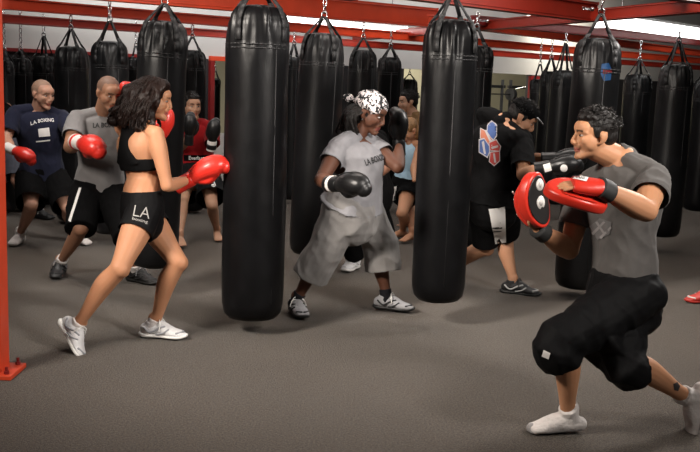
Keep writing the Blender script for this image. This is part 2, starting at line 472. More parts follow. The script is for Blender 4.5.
# badge on bag H
blue_p = mat('blue_badge_print', (.02, .09, .25), .4); redp = mat('red_badge_print', (.22, .02, .03), .4)
project('badge', poly2([[(603, 64), (610, 63), (613, 70), (612, 80), (605, 81), (602, 74)]], 2), [bodyH], blue_p, bodyH, .003)
project('badge_stripe', poly2([[(604, 70), (613, 69), (613, 73), (604, 74)]], 2), [bodyH], redp, bodyH, .005)

# gym equipment in the room beyond the right opening
iron = mat('dark_iron', (.03, .03, .035), .4, .6); padm = mat('grey_pad', (.12, .12, .13), .5)
def machine(px, dz, label, kind):
    t = (px - 350) / F; Yo = (14.73 + 2.83) / (1 - t); o = V((t * Yo, Yo, 0)); root = empty('weight_machine', o, label, 'gym machine')
    def L(a, b): return o + D45 * a + N45 * b
    bm = bmesh.new()
    for s in (-.42, .42):
        bar(bm, L(s, 0), L(s, 0) + V((0, 0, 1.65)), .06, .06, up=V((1, 0, 0)))
        bar(bm, L(s, -.4) + V((0, 0, .04)), L(s, .4) + V((0, 0, .04)), .07, .07)
    bar(bm, L(-.5, 0) + V((0, 0, 1.5)), L(.5, 0) + V((0, 0, 1.5)), .06, .06)
    bar(bm, L(-.5, 0) + V((0, 0, .25)), L(.5, 0) + V((0, 0, .25)), .06, .06)
    link('frame', bm, iron, root, smooth=False)
    if kind:
        bm = bmesh.new(); bar(bm, L(-.75, .1) + V((0, 0, 1.34)), L(.75, .1) + V((0, 0, 1.34)), .025, .025); link('barbell', bm, iron, root, smooth=False)
        for s in (-.65, -.58, .58, .65):
            bm = bmesh.new(); c = L(s, .1) + V((0, 0, 1.34)); loft(bm, [(c - D45 * .015, .13, .13), (c + D45 * .015, .13, .13)], n=20, sub=1, cap='ff', side=V((0, 0, 1))); link('weight_plate', bm, iron, root, smooth=False)
    else:
        for k in range(8):
            bm = bmesh.new(); bar(bm, L(-.14, 0) + V((0, 0, .3 + k * .06)), L(.14, 0) + V((0, 0, .3 + k * .06)), .16, .05, bev=.005); link('weight_plate', bm, iron, root, smooth=False)
        bm = bmesh.new(); tube(bm, [L(-.3, 0) + V((0, 0, 1.45)), L(.1, .5) + V((0, 0, 1.62))], .012, 8, 1); link('arm', bm, steel, root)
    bm = bmesh.new(); bar(bm, L(-.2, .5) + V((0, 0, .5)), L(-.2, 1.0) + V((0, 0, .55)), .3, .08, bev=.02); bar(bm, L(-.2, .5) + V((0, 0, .04)), L(-.2, .5) + V((0, 0, .5)), .05, .05, up=V((1, 0, 0))); link('bench_seat', bm, padm, root)
machine(484, 0, 'dark barbell rack beyond the opening behind the man in the black shirt', 1)
machine(515, 0, 'cable weight machine beyond the opening, next to the dark red post', 0)
# ---------------------------------------------------------------- people
def frame(fwd, up):
    f = V(fwd).normalized(); u = V(up); u = (u - f * u.dot(f)).normalized(); l = u.cross(f)
    return f, l, u
def reach(par, px, L, sign):
    d = ray(*px).normalized(); w = CAM - par
    b = d.dot(w); c = w.dot(w) - L * L; disc = b * b - c
    t = -b if disc < 0 else -b + sign * math.sqrt(disc)
    return CAM + d * t
def bend(a, b, px, la, lb, sign):
    # the depth along the sight line at which both bones come out closest to their lengths
    d = ray(*px).normalized(); t0 = d.dot((a + b) / 2 - CAM); best = None
    for i in range(-60, 61):
        q = CAM + d * (t0 + i * .012)
        e = ((q - a).length - la) ** 2 + ((q - b).length - lb) ** 2 
        dr = V((sign.x, sign.y, 0)); e += .03 if (q - a.lerp(b, .5)).dot(dr.normalized()) < .03 else 0
        if best is None or e < best[0]: best = (e, q)
    return best[1]
skin_m = mat('skin', (.5, .3, .2), .56, attr='tone', sss=.12, bump=(220, .08), spec=.3)
class Pz: pass
VOX = .006
def person(label, spec, group=None):
    """joints from the photo -> 3-D, then one continuous body mesh"""
    p = Pz(); s = spec; p.s = s; k = s.get('k', 1.0); p.k = k
    Y0 = s['Y']
    p.sc = P(*s['sc'][:2], Y0 + (s['sc'][2] if len(s['sc']) > 2 else 0)); p.hc = P(*s['hc'][:2], Y0 + (s['hc'][2] if len(s['hc']) > 2 else 0))
    sd = V(s['sd']).normalized(); hd = V(s['hd']).normalized()      # from his right to his left
    SW = s.get('sw', .36) * k; HW = s.get('hw', .19) * k
    p.shR = p.sc - sd * SW / 2; p.shL = p.sc + sd * SW / 2
    p.hR = p.hc - hd * HW / 2; p.hL = p.hc + hd * HW / 2; p.sd, p.hd = sd, hd
    ua, fa, th, sn = .285 * k, .25 * k, .42 * k, .41 * k
    for S_, sh in (('R', p.shR), ('L', p.shL)):
        a = s['arm' + S_]    # (elbow px, sign, wrist px, sign, [drop])
        if 'drop' + S_ in s: sh = sh + V(s['drop' + S_]); setattr(p, 'sh' + S_, sh)
        el = reach(sh, a[0], ua, a[1]); wr = reach(el, a[2], fa, a[3])
        setattr(p, 'el' + S_, el); setattr(p, 'wr' + S_, wr)
    for S_, hp in (('R', p.hR), ('L', p.hL)):
        g = s['leg' + S_]    # (knee px, sign, ankle px, ankle z, toe direction, up)
        an = PZ(*g[2], g[3]); kn = bend(hp, an, g[0], th, sn, V(g[6] if len(g) > 6 else g[4]))
        setattr(p, 'an' + S_, an); setattr(p, 'kn' + S_, kn); setattr(p, 'td' + S_, V(g[4]).normalized()); setattr(p, 'tu' + S_, V(g[5] if len(g) > 5 else (0, 0, 1)))
    hp = s['head']; p.hf, p.hl, p.hu = frame(hp[3], hp[4]); p.hcn = P(hp[0], hp[1], Y0 + hp[2]); p.hk = s.get('hk', 1.0)
    p.spine = p.sc - p.hc; up = p.spine.normalized(); p.up = up
    if s.get('dbg', 1):
        f2 = lambda v: tuple(round(x, 2) for x in v)
        print('PERSON', label[:30], 'spine %.2f' % p.spine.length, 'neck %.2f' % (p.hcn - p.sc).length,
              'UA %.2f %.2f FA %.2f %.2f' % ((p.elR - p.shR).length, (p.elL - p.shL).length, (p.wrR - p.elR).length, (p.wrL - p.elL).length),
              'TH %.2f %.2f SH %.2f %.2f' % ((p.knR - p.hR).length, (p.knL - p.hL).length, (p.anR - p.knR).length, (p.anL - p.knL).length), 'an', f2(p.anR), f2(p.anL), 'hip', f2(p.hc), 'kn', f2(p.knR), f2(p.knL))
    g = s.get('build', 1.0); p.g = g; fat = s.get('fat', 1.0); p.fat = fat; fem = s.get('fem', 0)
    lean = s.get('belly', 0.0)
    fwd = hd.cross(V((0, 0, 1)));  # front: left x up
    p.front = (sd.cross(up)).normalized()
    def lerp(t): return p.hc.lerp(p.sc, t)
    wa = .118 if fem else .138
    C = s.get('curve', 0.0)
    Tz = [
        (p.hc - up * .10 * k, .11 * k, .09 * k, hd), (p.hc - up * .02, (.175 if fem else .165) * k * fat, .115 * k * fat, hd),
        (lerp(.18) + p.front * lean * .5, (.155 if fem else .155) * k * fat, .105 * k * fat, hd), (lerp(.40) + p.front * (lean + C), wa * k * fat, .092 * k * fat, hd.lerp(sd, .5)),
        (lerp(.62) + p.front * (C * .6 + lean * .5), (.135 if fem else .15) * k * g, .108 * k * g, sd), (lerp(.82), (.15 if fem else .17) * k * g, .115 * k * g, sd),
        (p.sc - up * .01, (.135 if fem else .155) * k * g, .085 * k * g, sd), (p.sc + up * .05 * k, .07 * k, .06 * k, sd)]
    p.T = Tz
    p.nb = p.sc + up * .04 * k; p.hb = p.hcn - p.hf * .012 - p.hu * .06 * p.hk
    bm = bmesh.new()
    loft(bm, Tz, n=22, power=2.25)
    nr = (.050 if fem else .060) * k * s.get('neck', 1.0)
    loft(bm, [(p.sc - up * .03, nr * 1.25, nr * 1.15), (p.nb, nr * 1.05, nr), (p.nb.lerp(p.hb, .5), nr, nr * .97), (p.hb, nr * .95, nr * .98)], n=16, side=sd)
    for S_ in 'RL':
        sh, el, wr = getattr(p, 'sh' + S_), getattr(p, 'el' + S_), getattr(p, 'wr' + S_)
        loft(bm, [(p.nb.lerp(p.hb, .10), .032, .034), (p.nb.lerp(sh, .5) + up * .006, .036 * g, .042 * g), (sh + up * .0, .045 * g, .05 * g)], n=12, side=V((0, 0, 1)))
        am = s.get('am', 1.0) * k * (.86 if fem else 1.0)
        t = (el - sh).normalized()
        loft(bm, [(sh - t * .005, .052 * am, .055 * am), (sh + t * .07, .056 * am, .058 * am), (sh.lerp(el, .5), .050 * am, .052 * am), (sh.lerp(el, .8), .042 * am, .044 * am), (el, .041 * am, .043 * am)], n=14, side=up)
        t2 = (wr - el).normalized(); e0 = el
        loft(bm, [(el, .041 * am, .042 * am), (el.lerp(wr, .22), .046 * am, .045 * am), (el.lerp(wr, .5), .041 * am, .040 * am), (el.lerp(wr, .85), .030 * am, .026 * am), (wr, .029 * am, .024 * am)], n=14, side=up)
        ell(bm, el, (.040 * am,) * 3)
        if not s.get('hand' + S_): tube(bm, [wr - t2 * .02, wr + t2 * .01], .022 * k, 10, 2)
        else:
            hd_ = s['hand' + S_]; hand(bm, wr, hd_[0], hd_[1], hd_[2], k, hd_[3])
        hp, kn, an = getattr(p, 'h' + S_), getattr(p, 'kn' + S_), getattr(p, 'an' + S_)
        lm = s.get('lm', 1.0) * k
        t = (kn - hp).normalized(); t3 = (an - kn).normalized()
        back = -(V(getattr(p, 'td' + S_)) - t3 * V(getattr(p, 'td' + S_)).dot(t3))
        back = back.normalized() if back.length > .01 else V((0, 1, 0))
        loft(bm, [(hp - t * .02, .088 * lm * fat, .090 * lm * fat), (hp + t * .09, .088 * lm * fat, .092 * lm * fat), (hp.lerp(kn, .5), .077 * lm * fat, .082 * lm), (hp.lerp(kn, .8), .062 * lm, .063 * lm), (kn, .056 * lm, .056 * lm)], n=16, side=hd)
        loft(bm, [(kn, .055 * lm, .055 * lm), (kn.lerp(an, .12) + back * .006, .052 * lm, .054 * lm), (kn.lerp(an, .32) + back * .018, .055 * lm, .058 * lm), (kn.lerp(an, .58) + back * .010, .044 * lm, .046 * lm), (kn.lerp(an, .82), .033 * lm, .035 * lm), (an, .034 * lm, .036 * lm)], n=16, side=back.cross(t3))
        ell(bm, kn - back * .012, (.050 * lm,) * 3)
        foot(bm, an, getattr(p, 'td' + S_), getattr(p, 'tu' + S_), k, 0.0, toes=s.get('bare', 0))
    head(bm, p)
    org = V((p.hc.x, p.hc.y, 0))
    me = remesh(bm, s.get('vox', VOX), 3)
    paint(me, p, s)
    b = link('person', me, skin_m, None, origin=org)
    tag(b, label, 'person', group); p.body = b
    eyes(p)
    return p
def foot(bm, an, d, u, k=1.0, infl=0.0, toes=0):
    f, l, up = frame(d, u); i = infl
    q = lambda a, b: an + f * a * k + up * b * k
    loft(bm, [(q(-.048, -.045), .026 * k + i, .026 * k + i), (q(-.01, -.040), .034 * k + i, .034 * k + i), (q(.05, -.035), .036 * k + i, .037 * k + i), (q(.11, -.050), .044 * k + i, .024 * k + i), (q(.155, -.058), .042 * k + i, .016 * k + i)], n=14, side=l)
    loft(bm, [(q(0, .03), .036 * k + i, .036 * k + i), (q(0, -.03), .036 * k + i, .04 * k + i)], n=12, side=l)
    if toes:
        for j in range(5):
            lat = (-.032 + .016 * j); ln = .185 - .008 * j if l.x else .18
            c = an + f * .14 * k + l * lat * k - up * .06 * k
            tube(bm, [c, c + f * (.045 - .005 * abs(j - 1)) * k], .0095 * k, 8, 2)
def hand(bm, wr, d, palm, side, k, curl):
    """d fingers direction, palm = palm normal, side = +1/-1 side of the thumb along d x palm"""
    f, l, n = frame(d, -V(palm)); n = -n; th = l * side
    loft(bm, [(wr, .026 * k, .022 * k), (wr + f * .035 * k, .036 * k, .018 * k), (wr + f * .085 * k, .041 * k, .015 * k)], n=14, side=l)
    for j, L in enumerate((.074, .082, .076, .060)):
        c0 = wr + f * .082 * k + th * (.030 - .020 * j) * k
        dirs = f; pts = [c0]; seg = [L * .45, L * .3, L * .25]; a = 0
        for q in seg:
            a += curl * .55; dd = f * math.cos(a) + n * math.sin(a); pts.append(pts[-1] + dd * q * k)
        tube(bm, pts, .0098 * k, 8, 3, .0080 * k)
    c = wr + f * .03 * k + th * .03 * k
    tube(bm, [c, c + (f * .5 + th * .7 + n * .3).normalized() * .04 * k, c + (f * .8 + th * .55 + n * .5).normalized() * .075 * k], .012 * k, 8, 3, .0095 * k)
def head(bm, p):
    h = p.hk; f, l, u = p.hf, p.hl, p.hu; c = p.hcn; fem = p.s.get('fem', 0)
    M = Matrix((f, l, u)).transposed()
    q = lambda x, y, z: c + (f * x + l * y + u * z) * h
    E = lambda x, y, z, a, b, d_: ell(bm, q(x, y, z), (a * h, b * h, d_ * h), M)
    E(-.018, 0, .030, .096, .076, .084)
    E(.022, 0, -.020, .064, .064, .080)
    jw = .050 if fem else .058
    loft(bm, [(q(-.02, .0, -.035), .050 * h, .062 * h), (q(.018, 0, -.062), .05 * h, jw * h), (q(.058, 0, -.088), .026 * h, (.030 if fem else .036) * h)], n=16, side=u)
    E(.072, 0, -.098, .020, .024 if fem else .028, .018)
    E(.055, 0, .035, .040, .058, .040)
    for s_ in (-1, 1):
        E(.050, s_ * .036, -.022, .034, .026, .030); E(.030, s_ * .050, -.030, .036, .018, .040)
        loft(bm, [(q(.080, s_ * .012, .020), .009 * h, .009 * h), (q(.077, s_ * .032, .023), .010 * h, .009 * h), (q(.060, s_ * .052, .014), .009 * h, .008 * h)], n=10, side=u)
        E(.094, s_ * .0115, -.036, .0105, .0085, .0085)
        # ear
        loft(bm, [(q(-.008, s_ * .070, .018), .012 * h, .006 * h), (q(-.014, s_ * .080, .008), .020 * h, .007 * h), (q(-.012, s_ * .080, -.016), .017 * h, .007 * h), (q(-.002, s_ * .073, -.036), .009 * h, .006 * h)], n=12, side=f)
    nz = .0 if fem else .003
    loft(bm, [(q(.082, 0, .018), .009 * h, .009 * h), (q(.093, 0, -.004), .010 * h, .010 * h), (q(.101 + nz, 0, -.022), .0095 * h, .0095 * h), (q(.102 + nz, 0, -.032), .010 * h, .009 * h), (q(.090, 0, -.040), .010 * h, .010 * h)], n=12, side=l)
    E(.080, 0, -.052, .014, .028, .016)
    E(.0865, 0, -.0595, .0095, .022, .0055); E(.0850, 0, -.0710, .0095, .019, .0060)
def hloc(p, v):
    d = (v - p.hcn) / p.hk; return d.dot(p.hf), d.dot(p.hl), d.dot(p.hu)
def paint(me, p, s):
    tone = V(s['skin']); at = me.attributes.new('tone', 'FLOAT_COLOR', 'POINT')
    lip = V(s.get('lip', (tone.x * .8, tone.y * .48, tone.z * .48))); hair = V(s.get('haircol', (.02, .015, .012)))
    scalp = s.get('scalp'); beard = s.get('beard', 0)
    out = []
    for v in me.vertices:
        c = tone * (1 + .06 * noise.noise(v.co * 14)); x, y, z = hloc(p, v.co)
        if -.14 < x < .14 and abs(y) < .1 and -.13 < z < .13:
            if x > .075 and abs(y) < .024 - .2 * abs(z + .066) and -.078 < z < -.054: c = lip.copy()
            if abs(z + .0655) < .0016 and x > .08 and abs(y) < .022: c = lip * .4
            if x > .058 and .010 < abs(y) < .048 and abs(z - .024 + (abs(y) - .03) ** 2 * 9) < .0048: c = c.lerp(hair, .85)
            if scalp and z > .012 + (.055 if x > .02 else 0) + max(0, x) * .35 - (.05 if x < -.03 else 0) and not (abs(y) > .07 and z < .02): c = c.lerp(V(scalp), .75)
            if beard and x > .0 and z < -.045 and not (abs(y) < .022 and -.078 < z < -.054): c = c.lerp(hair, beard * min(1, (-.045 - z) / .02 + .2) * min(1, x / .03))
            if beard and x > .07 and -.054 < z < -.044 and abs(y) < .03: c = c.lerp(hair, min(1, beard * 2))
        for (tp, tr, tc) in s.get('marks', ()):
            if (v.co - tp).length < tr: c = c.lerp(V(tc), .6)
        out += [c.x, c.y, c.z, 1]
    at.data.foreach_set('color', out)
eye_w = mat('eye_white', (.33, .29, .27), .35); eye_d = mat('eye_iris', (.03, .015, .01), .15); lid_m = skin_m
def eyes(p):
    M = Matrix((p.hf, p.hl, p.hu)).transposed(); h = p.hk
    for s_ in (-1, 1):
        bm = bmesh.new(); c = p.hcn + (p.hf * .0735 + p.hl * .031 * s_ + p.hu * .002) * h
        ell(bm, c, (.0105 * h, .0125 * h, .0050 * h), M, 14, 10)
        e = link('eye', bm, eye_w, p.body)
        bd = bmesh.new(); ell(bd, c + p.hf * .0085 * h, (.0045 * h, .0060 * h, .0058 * h), M, 12, 8)
        link('iris', bd, eye_d, e)
# ---- clothing
cloth = {}
def fabric(name, col, rough=.9, sc=9): return mat(name, col, rough, bump=(sc, .65), var=(5, .10), sheen=.05 if sum(col) > .05 else 0., spec=.15 if sum(col) > .05 else .08)
def open_ends(me, ends):
    bm = bmesh.new(); bm.from_mesh(me); bm.faces.ensure_lookup_table(); bad = []
    for f in bm.faces:
        c = f.calc_center_median()
        for (q, d, r) in ends:
            w = c - q
            if abs(w.dot(d)) < .022 and w.length < r and f.normal.dot(d) > .6: bad.append(f); break
    bmesh.ops.delete(bm, geom=bad, context='FACES')
    # turn the edge in, so that a hem has thickness
    es = [e for e in bm.edges if e.is_boundary]
    nb_ = {}
    for e in es:
        a, b = e.verts; nb_.setdefault(a, []).append(b); nb_.setdefault(b, []).append(a)
    for _ in range(14):
        new = {v: (v.co * .5 + sum((q.co for q in ns), V()) / len(ns) * .5) for v, ns in nb_.items()}
        for v, c in new.items(): v.co = c
    bm.to_mesh(me); bm.free(); return me
def wrinkle(amp, seed, sc=(7, 7, 5)):
    def f(co, n):
        q = V((co.x * sc[0], co.y * sc[1], co.z * sc[2])) + V((seed, 0, 0))
        q2 = V((co.x * 13 + co.z * 9, co.y * 13, co.z * 4 - co.x * 5)) + V((0, seed, 0)); a = 1 - abs(noise.noise(q)) * 2.4 - abs(noise.noise(q2)) * 1.3
        return amp * (a * .7 + .5 * noise.noise(q * 2.3))
    return f
def tshirt(p, m, infl=.016, sleeve=.55, hem=-.10, flare=.0, arms='RL', sl_r=1.0, name='t_shirt', amp=.008, neck=1.0, vox=.007, collar=0):
    s = p.s; k = p.k; T = p.T; up = p.up; bm = bmesh.new(); ends = [(p.hc + up * hem * k, -up, T[1][1] * 1.15 + infl)]
    st = []
    for i, (c, a, b, sd) in enumerate(T):
        if i == 0: c = p.hc + up * hem * k; a, b = T[1][1] + flare, T[1][2] + flare
        st.append((c, a + infl, b + infl, sd))
    if hem > -.03: st.pop(1)
    st[-1] = (p.sc + up * .035 * k, .085 * k * neck, .068 * k * neck, p.sd)
    loft(bm, st, n=24, cap='ff', power=2.25)
    if collar: loft(bm, [(p.sc - up * .02, .080 * k, .072 * k, p.sd), (p.nb, .070 * k, .070 * k, p.sd), (p.nb.lerp(p.hb, collar), .064 * k, .068 * k, p.sd)], n=18, cap='rf')
    for S_ in arms:
        sh, el = getattr(p, 'sh' + S_), getattr(p, 'el' + S_); am = s.get('am', 1.0) * k * (.86 if s.get('fem') else 1.0); t = (el - sh).normalized()
        g = p.g
        loft(bm, [(p.nb.lerp(p.hb, .16) , .042 * neck, .046 * neck), (p.nb.lerp(sh, .5) + up * .016, .047 * g, .054 * g), (sh + up * .002, .050 * g, .056 * g)], n=12, side=V((0, 0, 1)))
        e = sh.lerp(el, sleeve); ends.append((e, t, .11))
        loft(bm, [(sh - t * .0, .052 * am * sl_r, .054 * am * sl_r), (sh + t * .06, .060 * am * sl_r, .062 * am * sl_r), (e, .062 * am * sl_r, .066 * am * sl_r)], n=16, cap='rf', side=up)
    me = open_ends(remesh(bm, vox, 2, wrinkle(amp, p.hc.x * 7)), ends)
    o = link(name, me, m, p.body); p.shirt = o; return o
def shorts(p, m, infl=.016, leg=.75, hemr=.11, top=.10, amp=.006, legs='RL', name='shorts', past=0.0, midr=None, vox=.007, hemr2=None, seed=0, drape=None, pastR=None):
    k = p.k; s = p.s; up = p.up; T = p.T; bm = bmesh.new(); lm = s.get('lm', 1) * p.fat * k; ends = []
    loft(bm, [(p.hc - up * .09 * k, T[1][1] * .9 + infl, T[1][2] * .95 + infl, p.hd), (p.hc - up * .0, T[1][1] + infl, T[1][2] + infl, p.hd), (p.hc + up * top * k, T[2][1] + infl * .8, T[2][2] + infl * .8, p.hd)], n=24, cap='rf', power=2.2)
    for i, S_ in enumerate(legs):
        hp, kn, an = getattr(p, 'h' + S_), getattr(p, 'kn' + S_), getattr(p, 'an' + S_)
        t = (kn - hp).normalized(); hr = (hemr2 if (hemr2 and S_ == 'L') else hemr)
        r0 = .092 * lm + infl
        if past > 0:
            e = kn.lerp(an, past if S_ == 'L' or pastR is None else pastR); (ends.append((e, (an - kn).normalized(), hr * 1.15)) if not (pastR is not None and S_ == 'R') else None); st = [(hp - t * .01, r0, r0), (hp.lerp(kn, .5), (midr or (r0 + hr) / 2), (midr or (r0 + hr) / 2)), (kn.lerp(an, .02), hr * .97, hr * .97), (e, hr, hr)]
        else:
            e = hp.lerp(kn, leg); ends.append((e, t, hr * 1.15)); st = [(hp - t * .01, r0, r0), (hp.lerp(e, .5), (midr or (r0 + hr) / 2), (midr or (r0 + hr) / 2)), (e, hr, hr)]
        loft(bm, st, n=20, cap='rf', side=p.hd)
    if drape:
        m0 = (p.hR + p.hL) / 2; m1 = (p.hR.lerp(p.knR, drape[0]) + p.hL.lerp(p.knL, drape[0])) / 2; dd = (p.hL.lerp(p.knL, drape[0]) - p.hR.lerp(p.knR, drape[0]))
        loft(bm, [(m0, .13, .11, p.hd), (m0.lerp(m1, .5), (.13 + dd.length * .5) / 2 + .02, drape[1], p.hd.lerp(dd.normalized(), .5)), (m1, dd.length * .5 + .03, drape[1], dd)], n=24, cap='rf', power=2.4)
    me = open_ends(remesh(bm, vox, 2, wrinkle(amp, p.hc.x * 3 + 5 + seed, (6, 6, 6))), ends)
    o = link(name, me, m, p.body); p.shorts = o; return o
def sock(p, S_, m, h=.09, name='sock', whole=0, sole=None):
    an, kn = getattr(p, 'an' + S_), getattr(p, 'kn' + S_); t = (kn - an).normalized(); bm = bmesh.new(); k = p.k
    loft(bm, [(an - t * .03, .040 * k, .042 * k), (an + t * .02, .041 * k, .043 * k), (an + t * h, .043 * k, .045 * k)], n=16, cap='rf', side=V((1, 0, 0)))
    if whole: foot(bm, an, getattr(p, 'td' + S_), getattr(p, 'tu' + S_), k, .006)
    o = link(name, remesh(bm, .005, 3, wrinkle(.002, 3, (20, 20, 30))), m, p.body)
    if sole:
        f, l, u = frame(getattr(p, 'td' + S_), getattr(p, 'tu' + S_)); bm = bmesh.new(); q = lambda a, b: an + f * a * k + u * b * k
        loft(bm, [(q(-.050, -.058), .030, .018), (q(0, -.060), .036, .018), (q(.05, -.062), .036, .018), (q(.11, -.064), .046, .016), (q(.165, -.064), .040, .014)], n=14, side=l)
        ell(bm, q(.165, -.055), (.022, .022, .022)); 
        link('sock_sole', remesh(bm, .005, 3), sole, o)
    return o
rub_w = mat('white_rubber', (.72, .71, .69), .5); rub_k = mat('black_rubber', (.01, .01, .01), .5)
lace_w = mat('white_lace', (.75, .74, .72), .8); mesh_w = mat('white_shoe_mesh', (.66, .66, .67), .7, bump=(90, .5)); grey_s = mat('grey_suede', (.28, .29, .31), .7)
shoe_k = mat('black_shoe', (.012, .012, .013), .5, bump=(60, .3))
def shoe(p, S_, upper, sole, accent, lace, high=0.0, label=None):
    an, td, tu = getattr(p, 'an' + S_), getattr(p, 'td' + S_), getattr(p, 'tu' + S_); f, l, u = frame(td, tu); k = p.k
    q = lambda a, b, c=0: an + (f * a + u * b + l * c) * k
    bm = bmesh.new(); i = .010
    loft(bm, [(q(-.055, -.040), .030, .036), (q(-.01, -.030), .041, .046), (q(.05, -.034), .044, .042), (q(.11, -.050), .050, .030), (q(.165, -.058), .044, .022), (q(.185, -.062), .030, .014)], n=18, side=l)
    loft(bm, [(q(-.006, -.03), .040, .046), (q(-.006, .015 + high), .040, .043)], n=16, cap='rf', side=l)
    loft(bm, [(q(.015, .012), .026, .012), (q(.06, -.004), .026, .016), (q(.10, -.026), .028, .014)], n=12, side=l)
    o = link('shoe', remesh(bm, .005, 2), upper, p.body)
    if label: o['label'] = label
    bm = bmesh.new()
    loft(bm, [(q(-.082, -.066), .022, .013), (q(-.06, -.070), .037, .016), (q(0, -.070), .041, .014), (q(.05, -.070), .042, .012), (q(.11, -.071), .052, .012), (q(.165, -.070), .047, .012), (q(.198, -.062), .026, .010)], n=16, side=l, power=3)
    link('sole', remesh(bm, .005, 1), sole, o)
    bm = bmesh.new()
    for sg in (-1, 1):
        tube(bm, [q(-.05, -.02, sg * .037), q(-.01, -.045, sg * .047), q(.04, -.02, sg * .044), q(.075, -.01, sg * .030)], .006, 8, 4)
        tube(bm, [q(.03, -.055, sg * .049), q(.07, -.045, sg * .051), q(.10, -.025, sg * .040)], .005, 8, 4)
    tube(bm, [q(.15, -.045, -.040), q(.180, -.042, 0), q(.15, -.045, .040)], .007, 8, 4)
    link('trim', bm, accent, o)
    bm = bmesh.new()
    for j in range(5):
        a = .03 + j * .017; z = .012 - j * .0085
        tube(bm, [q(a, z - .006, -.024), q(a + .004, z + .004, 0), q(a, z - .006, .024)], .0032, 6, 3)
    for sg in (-1, 1):
        tube(bm, [q(.03, .016, 0), q(.04, .03, sg * .02), q(.045, .012, sg * .038), q(.04, .0, sg * .045)], .003, 6, 4)
        tube(bm, [q(.03, .016, 0), q(.05, .01, sg * .04), q(.05, -.03, sg * .056)], .003, 6, 4)
    link('laces', bm, lace, o)
    return o
glove_r = mat('red_glove_leather', (.52, .022, .014), .36, bump=(30, .15), spec=.45, coat=.08)
glove_k = mat('black_glove_leather', (.006, .006, .0065), .38, bump=(30, .15), spec=.4)
white_p = mat('white_print', (.72, .70, .68), .7); cuff_w = mat('white_cuff', (.62, .58, .55), .7); cuff_k = mat('black_cuff', (.012, .012, .012), .7)
def glove(p, S_, d, back, thumb, m, cuff, k=1.0, label=None, band=None, off=0.0, br=(-.055, -.010)):
    """d punching direction, back = normal of the back of the hand, thumb = side the thumb is on (+1 / -1 along frame left)"""
    wr = getattr(p, 'wr' + S_); f, l, u = frame(d, back); w = wr + f * off
    q = lambda a, b=0, c=0: w + (f * a + u * b + l * c) * k
    bm = bmesh.new()
    loft(bm, [(q(.0), .038 * k, .036 * k), (q(.04), .044 * k, .040 * k), (q(.09, .006), .058 * k, .052 * k), (q(.14, .004), .066 * k, .060 * k), (q(.185, -.008), .060 * k, .056 * k), (q(.205, -.028), .044 * k, .040 * k)], n=20, side=l)
    loft(bm, [(q(.14, -.03), .050 * k, .030 * k), (q(.10, -.045), .050 * k, .028 * k), (q(.06, -.03), .040 * k, .025 * k)], n=16, side=l)
    loft(bm, [(q(.03, -.01, thumb * .035), .020 * k, .022 * k), (q(.075, -.02, thumb * .062), .024 * k, .025 * k), (q(.12, -.032, thumb * .062), .023 * k, .024 * k), (q(.15, -.04, thumb * .048), .018 * k, .018 * k)], n=12, side=u)
    g = link('boxing_glove', remesh(bm, .005, 2), m, p.body)
    if label: g['label'] = label
    bm = bmesh.new()
    loft(bm, [(q(-.075), .046 * k, .043 * k), (q(-.03), .045 * k, .041 * k), (q(.012), .045 * k, .041 * k), (q(.026), .043 * k, .039 * k)], n=20, cap='ff', side=l)
    c = link('cuff', bm, cuff, g)
    if band:
        bm = bmesh.new()
        loft(bm, [(q(br[0]), .0475 * k, .0445 * k), (q(br[1]), .047 * k, .0435 * k)], n=20, cap='ff', side=l)
        link('wrist_strap', bm, band, c)
    bm = bmesh.new(); tube(bm, [q(.03, .044), q(.09, .060), q(.15, .064), q(.19, .045)], .0025 * k, 6, 4); link('seam', bm, m, g)
    return g
def hair_mesh(p, ells, strands, m, amp=.004, vox=.005, name='hair', sc=30, fine=None):
    """ells in head space (x fwd, y left, z up, a, b, c); strands = lists of world points with radius"""
    bm = bmesh.new(); M = Matrix((p.hf, p.hl, p.hu)).transposed(); h = p.hk
    for (x, y, z, a, b, c) in ells: ell(bm, p.hcn + (p.hf * x + p.hl * y + p.hu * z) * h, (a * h, b * h, c * h), M, 24, 16)
    for pts, r0, r1 in strands:
        loft(bm, [(q, r0 + (r1 - r0) * i / (len(pts) - 1), (r0 + (r1 - r0) * i / (len(pts) - 1)) * .8) for i, q in enumerate(pts)], n=8, side=p.hf)
    me = remesh(bm, vox, 1, (lambda co, n: amp * noise.noise(V((co.x * sc, co.y * sc, co.z * sc * .5)))) if amp else None)
    if fine:
        bm = bmesh.new(); bm.from_mesh(me)
        for pts, r in fine: loft(bm, [(q, r * (1 if i < len(pts) - 1 else .3), r * (1 if i < len(pts) - 1 else .3)) for i, q in enumerate(pts)], n=5, sub=2, side=p.hf, cap='ff')
        bm.to_mesh(me); bm.free()
    o = link(name, me, m, p.body); p.hair = o; return o
def hq(p, x, y, z): return p.hcn + (p.hf * x + p.hl * y + p.hu * z) * p.hk
hair_k = mat('black_hair', (.006, .0045, .004), .5, bump=(110, .7, (1, 1, .2)), spec=.3)
hair_b = mat('dark_brown_hair', (.009, .0038, .0026), .48, bump=(90, .6, (1, 1, .2)), spec=.2)
hair_bl = mat('blond_hair', (.25, .13, .05), .5, bump=(90, .9, (1, 1, .2)))
